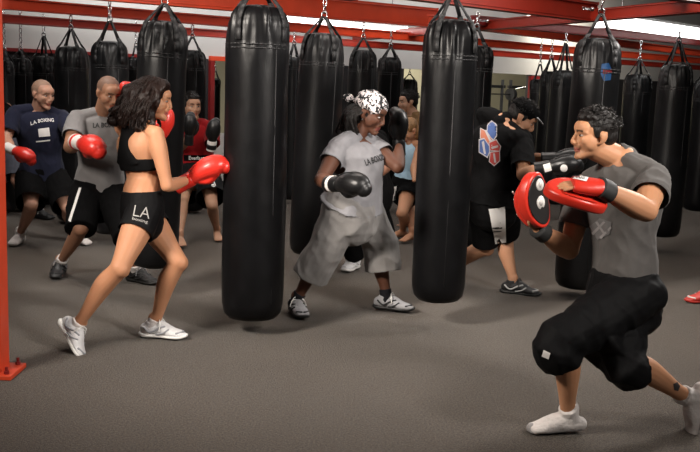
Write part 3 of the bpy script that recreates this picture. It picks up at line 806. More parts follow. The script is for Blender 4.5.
def short_hair(p, m, fringe=.0, sideburn=1):
    st = []
    rnd = random.Random(3)
    for i in range(60):
        a = rnd.uniform(-2.6, 2.6); e = rnd.uniform(.25, 1.35)
        x = -.018 + .100 * math.cos(e) * math.cos(a); y = .078 * math.cos(e) * math.sin(a); z = .032 + .090 * math.sin(e)
        if x > .03 and z < .075: continue
        b = hq(p, x, y, z); o_ = hq(p, x * 1.02 + .012, y * 1.08, z + .014)
        st.append(([b, b.lerp(o_, .6), o_ + p.hf * .012], .009, .003))
    E = [(-.024, 0, .042, .094, .080, .084), (-.045, 0, .004, .068, .072, .07), (.020, 0, .082, .062, .056, .036)]
    if sideburn:
        for s_ in (-1, 1): E.append((.012, s_ * .066, .022, .016, .012, .034))
    fine = []
    for i in range(420):
        a = rnd.uniform(-2.9, 2.9); e = rnd.uniform(.0, 1.4); k = 1.03
        x = -.022 + .098 * math.cos(e) * math.cos(a) * k; y = .082 * math.cos(e) * math.sin(a) * k; z = .036 + .090 * math.sin(e) * k
        if x > .04 and z < .082: continue
        if x > -.0 and z < .045: continue
        f0 = hq(p, x, y, z); n0 = (f0 - hq(p, -.02, 0, .03)).normalized(); t0 = (-p.hf * .5 - p.hu * .25 + V((rnd.uniform(-.5, .5), rnd.uniform(-.5, .5), rnd.uniform(-.2, .5)))).normalized()
        if z > .10 and x > -.02: t0 = (p.hf * .6 + p.hu * .8 + V((rnd.uniform(-.6, .6), rnd.uniform(-.6, .6), 0))).normalized()
        L = rnd.uniform(.012, .024)
        fine.append(([f0 - n0 * .004, f0 + n0 * .004 + t0 * L * .5, f0 + t0 * L - n0 * .001], .0019))
    return hair_mesh(p, E, st, m, .003, fine=fine)
grey_t = fabric('heather_grey_cotton', (.175, .168, .168)); grey_l = fabric('light_grey_cotton', (.215, .212, .225)); grey_f = fabric('charcoal_grey_cotton', (.078, .073, .070))
navy_t = fabric('navy_cotton', (.012, .014, .030)); blk = fabric('black_cotton', (.003, .003, .0033)); blk_s = mat('black_satin', (.0035, .0035, .004), .7, bump=(9, .5), spec=.12)
cap_g = fabric('grey_sweat_cotton', (.205, .196, .190)); brown_t = fabric('brown_cotton', (.16, .09, .04)); blue_t = fabric('pale_blue_cotton', (.33, .48, .60)); red_t = fabric('red_cotton', (.22, .006, .008))
sock_w = fabric('white_sock_knit', (.62, .58, .56), sc=60); sock_g = fabric('grey_sock_knit', (.30, .29, .29), sc=60); sock_k = fabric('black_sock_knit', (.015, .015, .018), sc=60); slate = fabric('slate_cotton', (.07, .075, .095))
txt_k = mat('black_print', (.02, .02, .022), .8)
X = V((1, 0, 0)); UP = V((0, 0, 1))

# ======== woman in the front, dark hair
w = person('woman with long dark wavy hair in black sports bra and shorts, punching with red gloves', dict(
    Y=5.38, k=.98, fem=1, vox=.0055, skin=(.41, .195, .105), haircol=(.03, .015, .01), lip=(.45, .12, .10),
    sc=(139, 131, .02), sd=(-.72, .66, .06), hc=(142, 208, 0), hd=(-.38, .92, 0), sw=.33, hw=.185,
    armR=((167, 186), 1, (189, 180), 1), armL=((150, 166), 1, (157, 141), 1),
    legR=((120, 268), -1, (77, 325), .135, (.55, -.50, -.62), (.78, .15, .60)), legL=((178, 262), -1, (154, 323), .088, (1, -.12, 0)),
    head=(154, 99, .05, (.97, .06, -.16), (.03, 0, 1)), hk=.98, curve=.02, am=1.02))
bm = bmesh.new(); T = w.T; i = .007
loft(bm, [(w.hc.lerp(w.sc, .50) + w.front * .014, .132 + i, .100 + i, w.sd), (w.hc.lerp(w.sc, .58) + w.front * .012, .136 + i, .109 + i, w.sd), (w.hc.lerp(w.sc, .64) + w.front * .012, .138 + i, .112 + i, w.sd)], n=24, cap='ff', power=2.2)
loft(bm, [(w.hc.lerp(w.sc, .60) - w.front * .085, .105, .022, w.sd), (w.hc.lerp(w.sc, .74) - w.front * .100, .062, .022, w.sd), (w.hc.lerp(w.sc, .90) - w.front * .094, .042, .022, w.sd), (w.sc + w.up * .01 - w.front * .070, .060, .022, w.sd)], n=18, power=2.2)
for s_ in (-1, 1):
    tube(bm, [w.sc - w.up * .05 + w.sd * s_ * .03 - w.front * .082, w.sc + w.sd * s_ * .070 + w.up * .034 - w.front * .03, w.sc + w.sd * s_ * .085 - w.up * .06 + w.front * .095], .020, 10, 5)
    ell(bm, w.hc.lerp(w.sc, .68) + w.sd * s_ * .065 + w.front * .075, (.062, .062, .062))
    loft(bm, [(w.hc.lerp(w.sc, .60) + w.sd * s_ * .10, .05, .04), (w.hc.lerp(w.sc, .74) + w.sd * s_ * .09 + w.front * .05, .05, .05)], side=w.sd)
link('sports_bra', remesh(bm, .006, 2, wrinkle(.002, 2)), blk, w.body)
shorts(w, blk_s, .009, .40, .100, .10, .003, vox=.006)
for S_ in 'RL': sock(w, S_, sock_w, .03); shoe(w, S_, mesh_w, rub_w, grey_s, lace_w)
glove(w, 'R', (.85, -.05, .50), (-.3, -.25, .9), 1, glove_r, glove_r, 1.10, off=-.005)
glove(w, 'L', (.35, .1, 1), (.9, .4, -.3), -1, glove_r, glove_r, .92)
rnd = random.Random(5); st = []
for j in range(70):
    a = rnd.uniform(.95, 2 * math.pi - .95); e = rnd.uniform(.0, 1.2)
    b = hq(w, -.015 + .09 * math.cos(e) * math.cos(a), .07 * math.cos(e) * math.sin(a), .035 + .085 * math.sin(e))
    mid = hq(w, -.035 + .130 * math.cos(a), .105 * math.sin(a), .0 + rnd.uniform(-.03, .03))
    end = hq(w, -.060 + .145 * math.cos(a) + rnd.uniform(-.03, .02), .130 * math.sin(a), -.125 + rnd.uniform(-.05, .03))
    wv = (w.hf * math.cos(a) + w.hl * math.sin(a)) * rnd.uniform(.006, .020)
    st.append(([b, b.lerp(mid, .6) + w.hu * .012, mid + wv, mid.lerp(end, .5) - wv, end + wv, end - w.hu * .02 - wv * .5], .019, .007))
for j in range(22):   # locks swept off the forehead and beside the cheek
    y = rnd.uniform(-.065, .065); b = hq(w, .040, y * .6, .112); sg = 1 if y > 0 else -1
    st.append(([b, hq(w, .055, sg * (.03 + abs(y) * .6), .088), hq(w, .022, sg * .082, .03), hq(w, .006, sg * .094, -.03), hq(w, -.015 + rnd.uniform(-.02, .02), sg * .10, -.10), hq(w, -.02 + rnd.uniform(-.03, .02), sg * .095, -.14)], .015, .007))
fine = []
for j in range(620):
    a = rnd.uniform(1.1, 2 * math.pi - 1.1); e = rnd.uniform(.0, 1.35)
    b = hq(w, -.02 + .104 * math.cos(e) * math.cos(a), .088 * math.cos(e) * math.sin(a), .042 + .090 * math.sin(e))
    rr = rnd.uniform(.92, 1.12); ph = rnd.uniform(0, 6.3) * .25 + a * 3
    rad = w.hf * math.cos(a) + w.hl * math.sin(a); pts = [b]
    L0 = rnd.uniform(.13, .19); x0, y0 = -.040 + .142 * math.cos(a) * rr, .132 * math.sin(a) * rr
    if math.cos(a) > .3: x0 -= .02; 
    for q_i in range(1, 8):
        t = q_i / 7; g_ = min(1, t * 2.2)
        base = b.lerp(hq(w, x0 - .018 * t, y0 * (1 + .10 * t), .03 - (L0 + .03) * t), g_) if t < .45 else hq(w, x0 - .018 * t, y0 * (1 + .10 * t), .03 - (L0 + .03) * t)
        pts.append(base + rad * (.009 * math.sin(t * 11 + ph)) + w.hf * (.006 * math.cos(t * 9 + ph)))
    fine.append((pts, rnd.uniform(.0018, .0032)))
hair_mesh(w, [(-.025, 0, .042, .104, .090, .088), (-.060, 0, -.02, .098, .100, .10), (-.070, 0, -.075, .085, .095, .06), (.02, 0, .085, .062, .060, .040)], st, hair_b, .004, .006, sc=22, fine=fine)
project('logo', text2('LA', (133, 216), (149, 219), 11, bold=-.01), [w.shorts], mat('grey_print', (.30, .29, .28), .7), w.shorts, .003)
project('lettering', text2('boxing', (132, 221), (147, 224.5), 4), [w.shorts], mat('grey_print', (.30, .29, .28), .7), w.shorts, .004)

# ======== mitt holder on the right
f_ = person('man in charcoal grey t-shirt and baggy black shorts crouching with two punch mitts', dict(
    Y=4.25, k=1.04, vox=.0052, skin=(.44, .215, .115), haircol=(.012, .009, .008), lip=(.33, .11, .08), beard=.16,
    sc=(622, 170, .02), sd=(.40, -.92, .05), hc=(625, 290, .03), hd=(.22, -.97, 0), sw=.34, hw=.19,
    armL=((646, 211), -1, (601, 188), -1), armR=((569, 250), -1, (539, 230), -1),
    handL=((-1, .02, .10), (.15, .25, -1), -1, .30), handR=((-.55, .1, .8), (.6, -.5, .4), -1, .5),
    legL=((560, 341), -1, (569, 414), .088, (-1, -.12, -.03), (0, 0, 1), (-1, -1, 0)), legR=((622, 362), 1, (688, 397), .155, (-.22, -.10, -1), (-1, .0, .2), (-1, .5, 0)),
    head=(594, 135, .0, (-.985, -.17, -.04), (.10, 0, 1)), hk=.95, am=1.08, build=1.02, lm=1.0, neck=.96, dropL=(0.02, -.02, -.02), dropR=(-.05, 0, -.09)))
def mark(v): pass
sh_ = tshirt(f_, grey_f, .018, .60, -.05, .004, sl_r=1.04, amp=.011, vox=.0062, collar=.12)
shorts(f_, blk_s, .030, hemr=.108, past=.20, pastR=.13, top=.10, amp=.014, midr=.118, hemr2=.108, vox=.0075, drape=(.92, .10))
for S_ in 'RL': sock(f_, S_, sock_w, .035, whole=1, sole=sock_g)
rnd = random.Random(9)
short_hair(f_, hair_k)
project('print', poly2([[(590, 226), (600, 218), (612, 222), (610, 234), (598, 240)]], 3), [sh_], mat('faded_grey_print', (.105, .10, .10), .8), sh_, .003)
project('print_line', poly2([[(592, 233), (604, 221), (606, 222), (594, 235)], [(600, 237), (611, 226), (612, 228), (602, 239)], [(596, 222), (598, 221), (606, 233), (604, 234)]], 2), [sh_], mat('pale_print', (.20, .19, .19), .8), sh_, .004)
project('brand_tag', poly2([[(544, 350), (551, 353), (549, 359), (542, 356)]], 2), [f_.shorts], white_p, f_.shorts, .004)
project('tattoo', poly2([[(673, 384), (677, 382), (680, 386), (678, 391), (674, 390)]], 2), [f_.body], mat('tattoo_ink', (.03, .025, .025), .6), f_.body, .0015)

mitt_r = mat('red_mitt_leather', (.52, .026, .014), .36, bump=(30, .15), spec=.45, coat=.08); mitt_k = mat('black_mitt_leather', (.012, .011, .011), .35, bump=(30, .15), spec=.6)
def mitt(c, nrm, axis, a, b, t, label, curve=.03):
    """curved oval pad: nrm points out of its striking face, axis is its long direction"""
    n_, s_, ax = frame(nrm, axis)
    root = empty('focus_mitt', c, label, 'punch mitt', 'red and black punch mitts')
    def shell(r_a, r_b, t0, t1, name, m, bulge=0.0, par=root):
        bm = bmesh.new(); R = 8; n = 40
        tops = []; bots = []
        for i in range(R + 1):
            q = i / R; ring1 = []; ring2 = []
            for j in range(n):
                th = 2 * math.pi * j / n; x = r_a * q * math.cos(th); y = r_b * q * math.sin(th)
                dz = curve * ((x / a) ** 2) ; rim = bulge * (1 - q ** 2)
                ring1.append(bm.verts.new(c + ax * x + s_ * y + n_ * (t1 + dz + rim))); ring2.append(bm.verts.new(c + ax * x + s_ * y + n_ * (t0 + dz)))
                if i == 0: break
            tops.append(ring1); bots.append(ring2)
        for rs, fl_ in ((tops, 0), (bots, 1)):
            for j in range(n): bm.faces.new((rs[0][0], rs[1][j], rs[1][(j + 1) % n]))
            for i in range(1, R):
                for j in range(n): bm.faces.new((rs[i][j], rs[i + 1][j], rs[i + 1][(j + 1) % n], rs[i][(j + 1) % n]))
        for j in range(n): bm.faces.new((tops[R][j], tops[R][(j + 1) % n], bots[R][(j + 1) % n], bots[R][j]))
        bmesh.ops.recalc_face_normals(bm, faces=bm.faces)
        es = [e for e in bm.edges if len(e.link_faces) == 2 and e.calc_face_angle(0) > 1.0]
        bmesh.ops.bevel(bm, geom=es, offset=min(.012, (t1 - t0) * .35), segments=3, affect='EDGES', profile=.5)
        return link(name, bm, m, par)
    pad = shell(a, b, -t / 2, t / 2, 'pad', mitt_r)
    face = shell(a * .88, b * .84, t / 2 - .006, t / 2 + .004, 'striking_face', mitt_k, .008)
    return root, (n_, s_, ax), pad, face
dot = mat('white_target_dot', (.60, .57, .54), .5)
def disc(c, n_, ax, r, m, name, par, ring=None):
    bm = bmesh.new(); loft(bm, [(c - n_ * .006, r, r), (c + n_ * .0015, r, r)], n=24, sub=1, cap='ff', side=ax); o = link(name, bm, m, par)
    if ring:
        bm = bmesh.new(); loft(bm, [(c, r * .5, r * .5), (c + n_ * .0025, r * .5, r * .5)], n=20, sub=1, cap='ff', side=ax); link('dot_center', bm, ring, o)
    return o
dot2 = mat('grey_target_center', (.42, .40, .38), .5)
# mitt on the far hand: face turned to the right
pr = f_.wrR; c = P(533, 200, pr.y - .02)
root, (n_, s_, ax), pad, face = mitt(c, (.70, -.71, .12), (-.36, 0, 1), .128, .088, .055, 'red punch mitt held upright, its black face showing two pale round dots', .02)
fc = lambda x, y: c + ax * x + s_ * y + n_ * (.0385 + .02 * (x / .128) ** 2)
disc(fc(-.012, .0), n_, ax, .030, dot, 'target_dot', face, dot2); disc(fc(.068, .01), n_, ax, .027, dot, 'target_dot', face, dot2)
bm = bmesh.new(); q = lambda x, y, z: c + ax * x + s_ * y + n_ * z
loft(bm, [(q(.07, 0, -.03), .035, .02), (q(.02, 0, -.055), .05, .03), (q(-.05, 0, -.055), .05, .032), (q(-.10, 0, -.03), .04, .025)], n=16, side=s_)
link('hand_pocket', remesh(bm, .006, 2), mitt_r, root)
bm = bmesh.new(); t = (f_.elR - pr).normalized(); loft(bm, [(pr - t * .02, .042, .040), (pr + t * .045, .046, .043)], n=18, cap='ff', side=ax); link('wrist_strap', bm, cuff_k, root)
bm = bmesh.new()
for k_ in range(4): tube(bm, [q(.05 - k_ * .035, -.035, -.075), q(.03 - k_ * .035, .0, -.092), q(.05 - k_ * .035, .035, -.075)], .004, 6, 3)
link('stitching', bm, white_p, root)
# mitt on the near hand: back of the hand up, striking face down and away
pl = f_.wrL; c2 = P(577, 194, pl.y + .03)
root2, (n2, s2, ax2), pad2, face2 = mitt(c2, (-.22, .42, -.88), (-1, .02, .27), .130, .088, .045, 'red and black punch mitt on the near hand, flat with its white labelled back up', .02)
q = lambda x, y, z: c2 + ax2 * x + s2 * y + n2 * z
bm = bmesh.new()
t = (f_.elL - pl).normalized()
hv = V((-1, .02, .10)).normalized()
loft(bm, [(pl - hv * .01, .040, .034), (pl + hv * .05, .050, .031), (pl + hv * .095, .050, .028), (pl + hv * .115, .046, .022)], n=18, cap='ff', side=ax2.cross(n2))
link('hand_cover', remesh(bm, .005, 2), mitt_r, root2)
hc_ = [o for o in root2.children if o.name.startswith('hand_cover')][0]
bm = bmesh.new(); loft(bm, [(pl - t * .012, .046, .040), (pl + t * .03, .049, .043), (pl + t * .05, .047, .042)], n=18, cap='ff', side=ax2.cross(n2)); link('wrist_strap', bm, cuff_k, root2)
project('label_patch', poly2([[(569, 178), (575, 171), (591, 174), (586, 182)]], 2), [hc_], white_p, hc_, .004)
project('label_marks', text2('EVERLAST', (573, 178.5), (585, 180.5), 4), [hc_], txt_k, hc_, .006)

# ======== woman in the bandana
b_ = person('woman in black and white bandana, light grey t-shirt and grey capri trousers, black gloves', dict(
    Y=6.12, k=.97, fem=1, vox=.006, skin=(.100, .040, .023), haircol=(.01, .008, .007), lip=(.20, .06, .05),
    sc=(356, 146, 0), sd=(.62, .78, .0), hc=(352, 208, 0), hd=(.5, .86, 0), sw=.36, hw=.21, fat=1.30, build=1.25, am=1.25, lm=1.08, belly=.03,
    armR=((321, 180), -1, (337, 184), -1), armL=((398, 167), -1, (399, 144), 1),
    legR=((325, 250), -1, (296, 300), .095, (.35, -.94, 0)), legL=((380, 243), -1, (386, 297), .095, (.97, -.25, 0)),
    head=(370, 113, .0, (.86, -.36, -.34), (.33, -.12, 1)), hk=1.07, neck=1.1))
sh_ = tshirt(b_, grey_l, .030, .46, .03, .014, sl_r=1.12, amp=.008)
bm = bmesh.new()
for s_ in (-1, 1): pass
shorts(b_, cap_g, .027, hemr=.124, past=.52, top=.10, amp=.010, midr=.125, name='capri_trousers')
for S_ in 'RL': sock(b_, S_, sock_k, .055); shoe(b_, S_, mat('grey_white_mesh', (.33, .33, .345), .7, bump=(90, .5)), rub_k, shoe_k, lace_w)
glove(b_, 'R', (.60, -.75, .10), (.1, -.6, .8), 1, glove_k, glove_k, 1.15, band=cuff_w, br=(-.045, -.025))
glove(b_, 'L', (-.05, 0, 1), (.8, -.5, 0), -1, glove_k, glove_k, 1.0)
bandana = bpy.data.materials.new('patterned_bandana'); bandana.use_nodes = True; nt = bandana.node_tree; bs = nt.nodes['Principled BSDF']; bs.inputs['Roughness'].default_value = .85
tc = nt.nodes.new('ShaderNodeTexCoord'); nz = nt.nodes.new('ShaderNodeTexNoise'); nz.inputs['Scale'].default_value = 34; nz.inputs['Detail'].default_value = 1.5; nz.inputs['Distortion'].default_value = 1.2
rp = nt.nodes.new('ShaderNodeValToRGB'); rp.color_ramp.interpolation = 'CONSTANT'; rp.color_ramp.elements[0].color = (.012, .012, .014, 1); rp.color_ramp.elements[1].position = .50; rp.color_ramp.elements[1].color = (.70, .64, .64, 1)
nt.links.new(tc.outputs['Object'], nz.inputs['Vector']); nt.links.new(nz.outputs['Fac'], rp.inputs['Fac']); nt.links.new(rp.outputs['Color'], bs.inputs['Base Color'])
rnd = random.Random(8); st = []
for j in range(55):
    a = rnd.uniform(1.25, 2 * math.pi - 1.25); b0 = hq(b_, -.03 + .08 * math.cos(a), .076 * math.sin(a), .01)
    dn = b_.hu * -1; L_ = rnd.uniform(.12, .20)
    e_ = b0 + V((rnd.uniform(-.10, .01), rnd.uniform(-.03, .01), -L_)) - b_.hf * .02
    st.append(([b0, b0.lerp(e_, .4) - b_.hf * .035 + b_.hl * .03 * math.sin(a), e_ + V((rnd.uniform(-.02, .02), 0, 0)), e_ + V((rnd.uniform(-.03, .03), 0, -.02))], .012, .006))
hair_mesh(b_, [(-.03, 0, .0, .085, .078, .075), (-.075, 0, -.045, .075, .085, .075)], st, hair_k, .003, .005)
bm = bmesh.new(); M = Matrix((b_.hf, b_.hl, b_.hu)).transposed()
ell(bm, hq(b_, -.012, 0, .056), (.112, .094, .084), M, 28, 18)
loft(bm, [(hq(b_, .086 * math.cos(a) - .008, .082 * math.sin(a), .045 - .012 * math.cos(a)), .020, .014) for a in [i * 2 * math.pi / 16 for i in range(17)]], n=10, side=b_.hu)
ell(bm, hq(b_, -.125, 0, .02), (.025, .025, .02), M)
for s_ in (-1, 1): loft(bm, [(hq(b_, -.125, 0, .02), .012, .008), (hq(b_, -.155, s_ * .02, .03), .024, .006), (hq(b_, -.185, s_ * .03, .035), .018, .004)], n=10, side=b_.hu)
link('bandana', remesh(bm, .005, 2, wrinkle(.006, 4, (26, 26, 16))), bandana, b_.body)
project('lettering', text2('LA BOXING', (366, 166), (389, 158), 6.5, bold=.03), [sh_], txt_k, sh_, .003)
bm = bmesh.new(); ell(bm, hq(b_, -.002, -.082, -.040), (.006, .006, .006)); link('earring', bm, steel, b_.body)

# ======== man in grey t-shirt at the left
g_ = person('shaven headed man in a grey t-shirt and black shorts, red gloves with white cuffs', dict(
    Y=6.95, k=1.02, skin=(.30, .150, .090), haircol=(.03, .02, .015), scalp=(.10, .065, .05), beard=.12,
    sc=(103, 120, 0), sd=(.90, .42, -.05), hc=(99, 193, .05), hd=(.93, .25, 0), sw=.35, hw=.19, build=1.0, am=1.08,
    armR=((70, 147), -1, (81, 143), -1), armL=((146, 148), -1, (134, 110), 1),
    legR=((81, 228), -1, (60, 263), .095, (.10, -.98, 0)), legL=((128, 236), -1, (136, 270), .09, (.85, -.5, 0)),
    head=(109, 93, -.12, (.62, -.70, -.32), (.25, -.25, 1)), hk=1.02, neck=1.1))
sh_ = tshirt(g_, grey_t, .022, .66, -.04, .006, sl_r=1.12)
shorts(g_, blk, .026, past=.02, hemr=.112, amp=.008, midr=.120)
project('side_stripe', poly2([[(79, 188), (81.5, 188), (71, 222), (68.5, 221)]], 3), [g_.shorts], white_p, g_.shorts, .004)
for S_ in 'RL': sock(g_, S_, sock_w, .07); shoe(g_, S_, shoe_k, rub_k, shoe_k, mat('grey_lace', (.15, .15, .16), .8))
glove(g_, 'R', (.62, -.75, -.05), (-.3, -.3, .9), 1, glove_r, cuff_w, 1.22, band=glove_r, br=(-.055, -.035))
glove(g_, 'L', (-.08, -.5, .85), (.6, -.3, .5), -1, glove_r, cuff_w, .95)
project('lettering', text2('LA BOXING', (93, 128), (123, 127), 5, bold=.03), [sh_], txt_k, sh_, .003)

# ======== man in navy t-shirt, far left
n_p = person('fair haired man in a navy t-shirt with white lettering, black shorts and white socks', dict(
    Y=8.15, k=1.02, skin=(.42, .23, .16), haircol=(.12, .07, .04), scalp=(.20, .13, .09),
    sc=(39, 115, 0), sd=(.90, .38, -.08), hc=(42, 178, .05), hd=(.90, .3, 0), sw=.38, hw=.19, build=1.08,
    armR=((6, 140), -1, (13, 150), -1), armL=((74, 134), -1, (92, 128), -1),
    legR=((31, 205), -1, (20, 234), .09, (-.05, -1, 0)), legL=((68, 208), -1, (76, 234), .09, (.8, -.55, 0)),
    head=(43, 94, -.05, (.80, -.52, -.18), (.15, -.1, 1)), hk=1.04, neck=1.12))
sh_ = tshirt(n_p, navy_t, .026, .75, -.02, .006, sl_r=1.2)
shorts(n_p, blk, .030, leg=.92, hemr=.125, amp=.008, midr=.13)
for S_ in 'RL': sock(n_p, S_, sock_w, .06, whole=1)
glove(n_p, 'R', (.85, -.4, -.25), (.2, -.3, .9), 1, glove_r, cuff_w, .98)
glove(n_p, 'L', (.9, -.4, .2), (0, .2, 1), -1, glove_r, glove_r, .95)
project('lettering', text2('L.A. BOXING', (31, 125.5), (54, 122), 3.6, arc=1.5, bold=.02), [sh_], white_p, sh_, .003)
project('print', poly2([[(38, 129), (49, 127.5), (50, 136), (39, 137)]], 2), [sh_], white_p, sh_, .003)
project('print_bar', poly2([[(36, 141), (50, 139.5), (50, 140.8), (36, 142.3)]], 2), [sh_], white_p, sh_, .003)
project('emblem', text2('UA', (30.5, 203), (34, 203), 2.6, bold=.02), [n_p.shorts], white_p, n_p.shorts, .003)

# ======== man in red behind
r_ = person('man in a red t-shirt with black gloves standing by the red framed opening', dict(
    Y=8.95, k=.97, vox=.007, skin=(.40, .22, .14), haircol=(.01, .008, .007),
    sc=(194, 127, 0), sd=(.96, -.20, 0), hc=(197, 172, 0), hd=(.9, .2, 0), sw=.36, hw=.18,
    armR=((181, 147), -1, (189, 137), -1), armL=((212, 148), -1, (212, 143), -1),
    legR=((183, 200), -1, (180, 236), .09, (.3, -.95, 0)), legL=((212, 205), -1, (217, 231), .08, (.25, -.97, 0)),
    head=(192, 106, -.06, (.50, -.85, -.05), (0, 0, 1)), hk=1.02, bare=1))
tshirt(r_, red_t, .022, .8, .0, 0, sl_r=1.2); shorts(r_, blk_s, .03, leg=.80, hemr=.14, midr=.135)
glove(r_, 'R', (.1, -.3, 1), (0, -1, 0), -1, glove_k, glove_k, .95); glove(r_, 'L', (.15, -.3, 1), (-.3, -1, 0), 1, glove_k, cuff_w, .95, band=glove_k)
short_hair(r_, hair_k)
project('waistband', poly2([[(184, 155), (207, 155), (207, 161), (184, 161)]], 3), [r_.shorts, r_.shirt], blk, r_.shorts, .004)
project('lettering', text2('Everlast', (189, 160), (204, 160), 4), [r_.shorts, r_.shirt], white_p, r_.shorts, .007)
project('side_lettering', text2('TOP TEN', (207, 172), (213, 190), 4, bold=.03), [r_.shorts], white_p, r_.shorts, .004)
project('side_panel', poly2([[(184, 180), (193, 186), (191, 196), (184, 194)]], 2), [r_.shorts], red_t, r_.shorts, .004)

# ======== man in black, back turned
c_ = person('man in black t-shirt with blue and red print on its back, leaning to punch', dict(
    Y=6.75, k=1.05, skin=(.40, .205, .12), haircol=(.012, .01, .009),
    sc=(503, 129, 0), sd=(-.55, .72, .42), hc=(494, 198, 0), hd=(-.6, .8, 0), sw=.40, hw=.19, build=1.20, fat=1.1,
    armR=((523, 175), -1, (546, 167), -1), armL=((530, 160), 1, (552, 158), -1),
    legR=((506, 236), -1, (513, 282), .085, (.93, -.35, 0)), legL=((486, 248), -1, (452, 268), .10, (.8, -.3, -.5)),
    head=(522, 118, .0, (.82, -.12, -.55), (.5, -.1, 1)), hk=1.04, neck=1.1))
sh_ = tshirt(c_, blk, .030, .80, -.04, .01, sl_r=1.22, amp=.010, collar=.42)
shorts(c_, blk, .024, leg=.90, hemr=.105, midr=.115)
project('side_panel', poly2([[(489, 209), (505, 207), (506, 242), (495, 244)]], 3), [c_.shorts, sh_], white_p, c_.shorts, .004)
for S_ in 'RL': shoe(c_, S_, shoe_k, rub_k, mat('white_swoosh_trim', (.45, .45, .45), .5) if S_ == 'R' else shoe_k, shoe_k)
glove(c_, 'R', (.93, -.2, .20), (0, -.5, .9), 1, glove_k, glove_k, .98, band=None)
gl = [o for o in c_.body.children if o.name.startswith('boxing_glove')][0]
project('wrist_label', poly2([[(543, 165), (550, 163), (552, 170), (545, 172)]], 2), [gl] + list(gl.children), white_p, gl, .004)
project('round_label', poly2([[(564 + 3.6 * math.cos(a), 168 + 3.6 * math.sin(a)) for a in [i * math.pi / 8 for i in range(16)]]], 2), [gl], white_p, gl, .004)
glove(c_, 'L', (.9, -.1, .1), (0, -.5, .9), 1, glove_k, glove_k, .98)
short_hair(c_, hair_k)
bm = bmesh.new(); M = Matrix((c_.hf, c_.hl, c_.hu)).transposed()
ell(bm, hq(c_, -.015, 0, .055), (.108, .088, .078), M, 24, 16)
cp = link('cap', remesh(bm, .006, 2), blk, c_.body)
bm = bmesh.new(); loft(bm, [(hq(c_, .075, 0, .060), .075, .008), (hq(c_, .11, 0, .055), .068, .006), (hq(c_, .14, 0, .048), .045, .005)], n=20, side=c_.hl)
link('visor', bm, mat('shiny_dark_visor', (.05, .05, .055), .2, spec=.8, coat=.5), cp)
pb = mat('blue_shirt_print', (.03, .065, .19), .8); prd = mat('red_shirt_print', (.27, .025, .02), .8); por = mat('orange_shirt_print', (.32, .10, .055), .8)
out_ = mat('pale_print_outline', (.30, .28, .29), .8)
def pj(pts, m, off, grow=0, nm='print'):
    cx = sum(a for a, b in pts) / len(pts); cy = sum(b for a, b in pts) / len(pts)
    pts = [(cx + (a - cx) * (1 + grow), cy + (b - cy) * (1 + grow)) for a, b in pts]
    project(nm, poly2([pts], 2), [sh_], m, sh_, off)
for pts, m_, z_ in (([(488, 126), (492, 121), (497, 126), (493, 132), (497, 136), (494, 140), (487, 135)], pb, .001), ([(481, 129), (487, 132), (493, 140), (488, 146), (481, 138)], por, .0022), ([(480, 140), (485, 139), (490, 146), (490, 152), (488, 157), (480, 152)], pb, .0034),
                   ([(490, 143), (497, 140), (501, 146), (500, 151), (491, 150)], prd, .0046), ([(491, 152), (500, 151), (500, 160), (495, 165), (490, 161)], prd, .0058)):
    pj(pts, out_, .004 + z_, .10); pj(pts, m_, .0048 + z_, -.06)
project('print_line', poly2([[(485, 131), (487, 131), (493, 142), (491, 143)], [(483, 142), (485, 141), (487, 154), (485, 154)], [(492, 147), (499, 145), (499, 147), (493, 149)], [(494, 153), (496, 153), (497, 162), (495, 162)]], 2), [sh_], out_, sh_, .0115)

# ======== hidden boxer in black behind the bandana woman
k_ = person('person in black trousers and white shoes mostly hidden behind the woman in the bandana', dict(
    Y=7.45, k=.92, vox=.008, skin=(.22, .10, .06), sc=(371, 138, 0), sd=(.5, .85, 0), hc=(375, 192, 0), hd=(.5, .85, 0), sw=.34, hw=.19,
    armR=((388, 165), -1, (378, 176), -1), armL=((368, 165), 1, (360, 150), -1),
    legR=((384, 228), -1, (388, 252), .09, (-.9, -.3, 0)), legL=((355, 222), -1, (354, 259), .09, (-.4, -.9, 0)),
    head=(366, 119, .0, (-.9, -.2, -.2), (0, 0, 1)), hk=.85))
tshirt(k_, blk, .02, .8, -.02); shorts(k_, blk, .02, hemr=.085, past=.9, midr=.10, name='trousers')
for S_ in 'RL': shoe(k_, S_, mesh_w, rub_w, mesh_w, lace_w)
# ======== pair behind the front centre bag
t_ = person('fair haired woman in pale blue tank top bending forward beside the front centre bag', dict(
    Y=9.4, k=.95, fem=1, vox=.0075, skin=(.42, .21, .12), haircol=(.2, .1, .05), sc=(411, 146, 0), sd=(.55, -.8, 0), hc=(405, 187, 0), hd=(.5, -.85, 0), sw=.33, hw=.19,
    armR=((420, 163), 1, (412, 172), 1), armL=((414, 166), -1, (414, 180), -1),
    legR=((410, 213), 1, (412, 233), .09, (-.6, -.8, 0)), legL=((402, 213), -1, (403, 230), .08, (-.8, -.6, 0)),
    head=(409, 131, -.05, (-.7, -.5, -.5), (-.2, 0, 1)), hk=1.0, bare=1))
tshirt(t_, blue_t, .012, .1, .05, arms='', name='tank_top'); shorts(t_, blk, .015, leg=.45, hemr=.11)
project('side_stripe', poly2([[(394, 187), (397, 186), (395, 205), (392, 205)]], 2), [t_.shorts], white_p, t_.shorts, .004)
hair_mesh(t_, [(-.02, 0, .04, .10, .084, .088), (-.05, 0, -.04, .07, .075, .09)], [], hair_bl, .006)
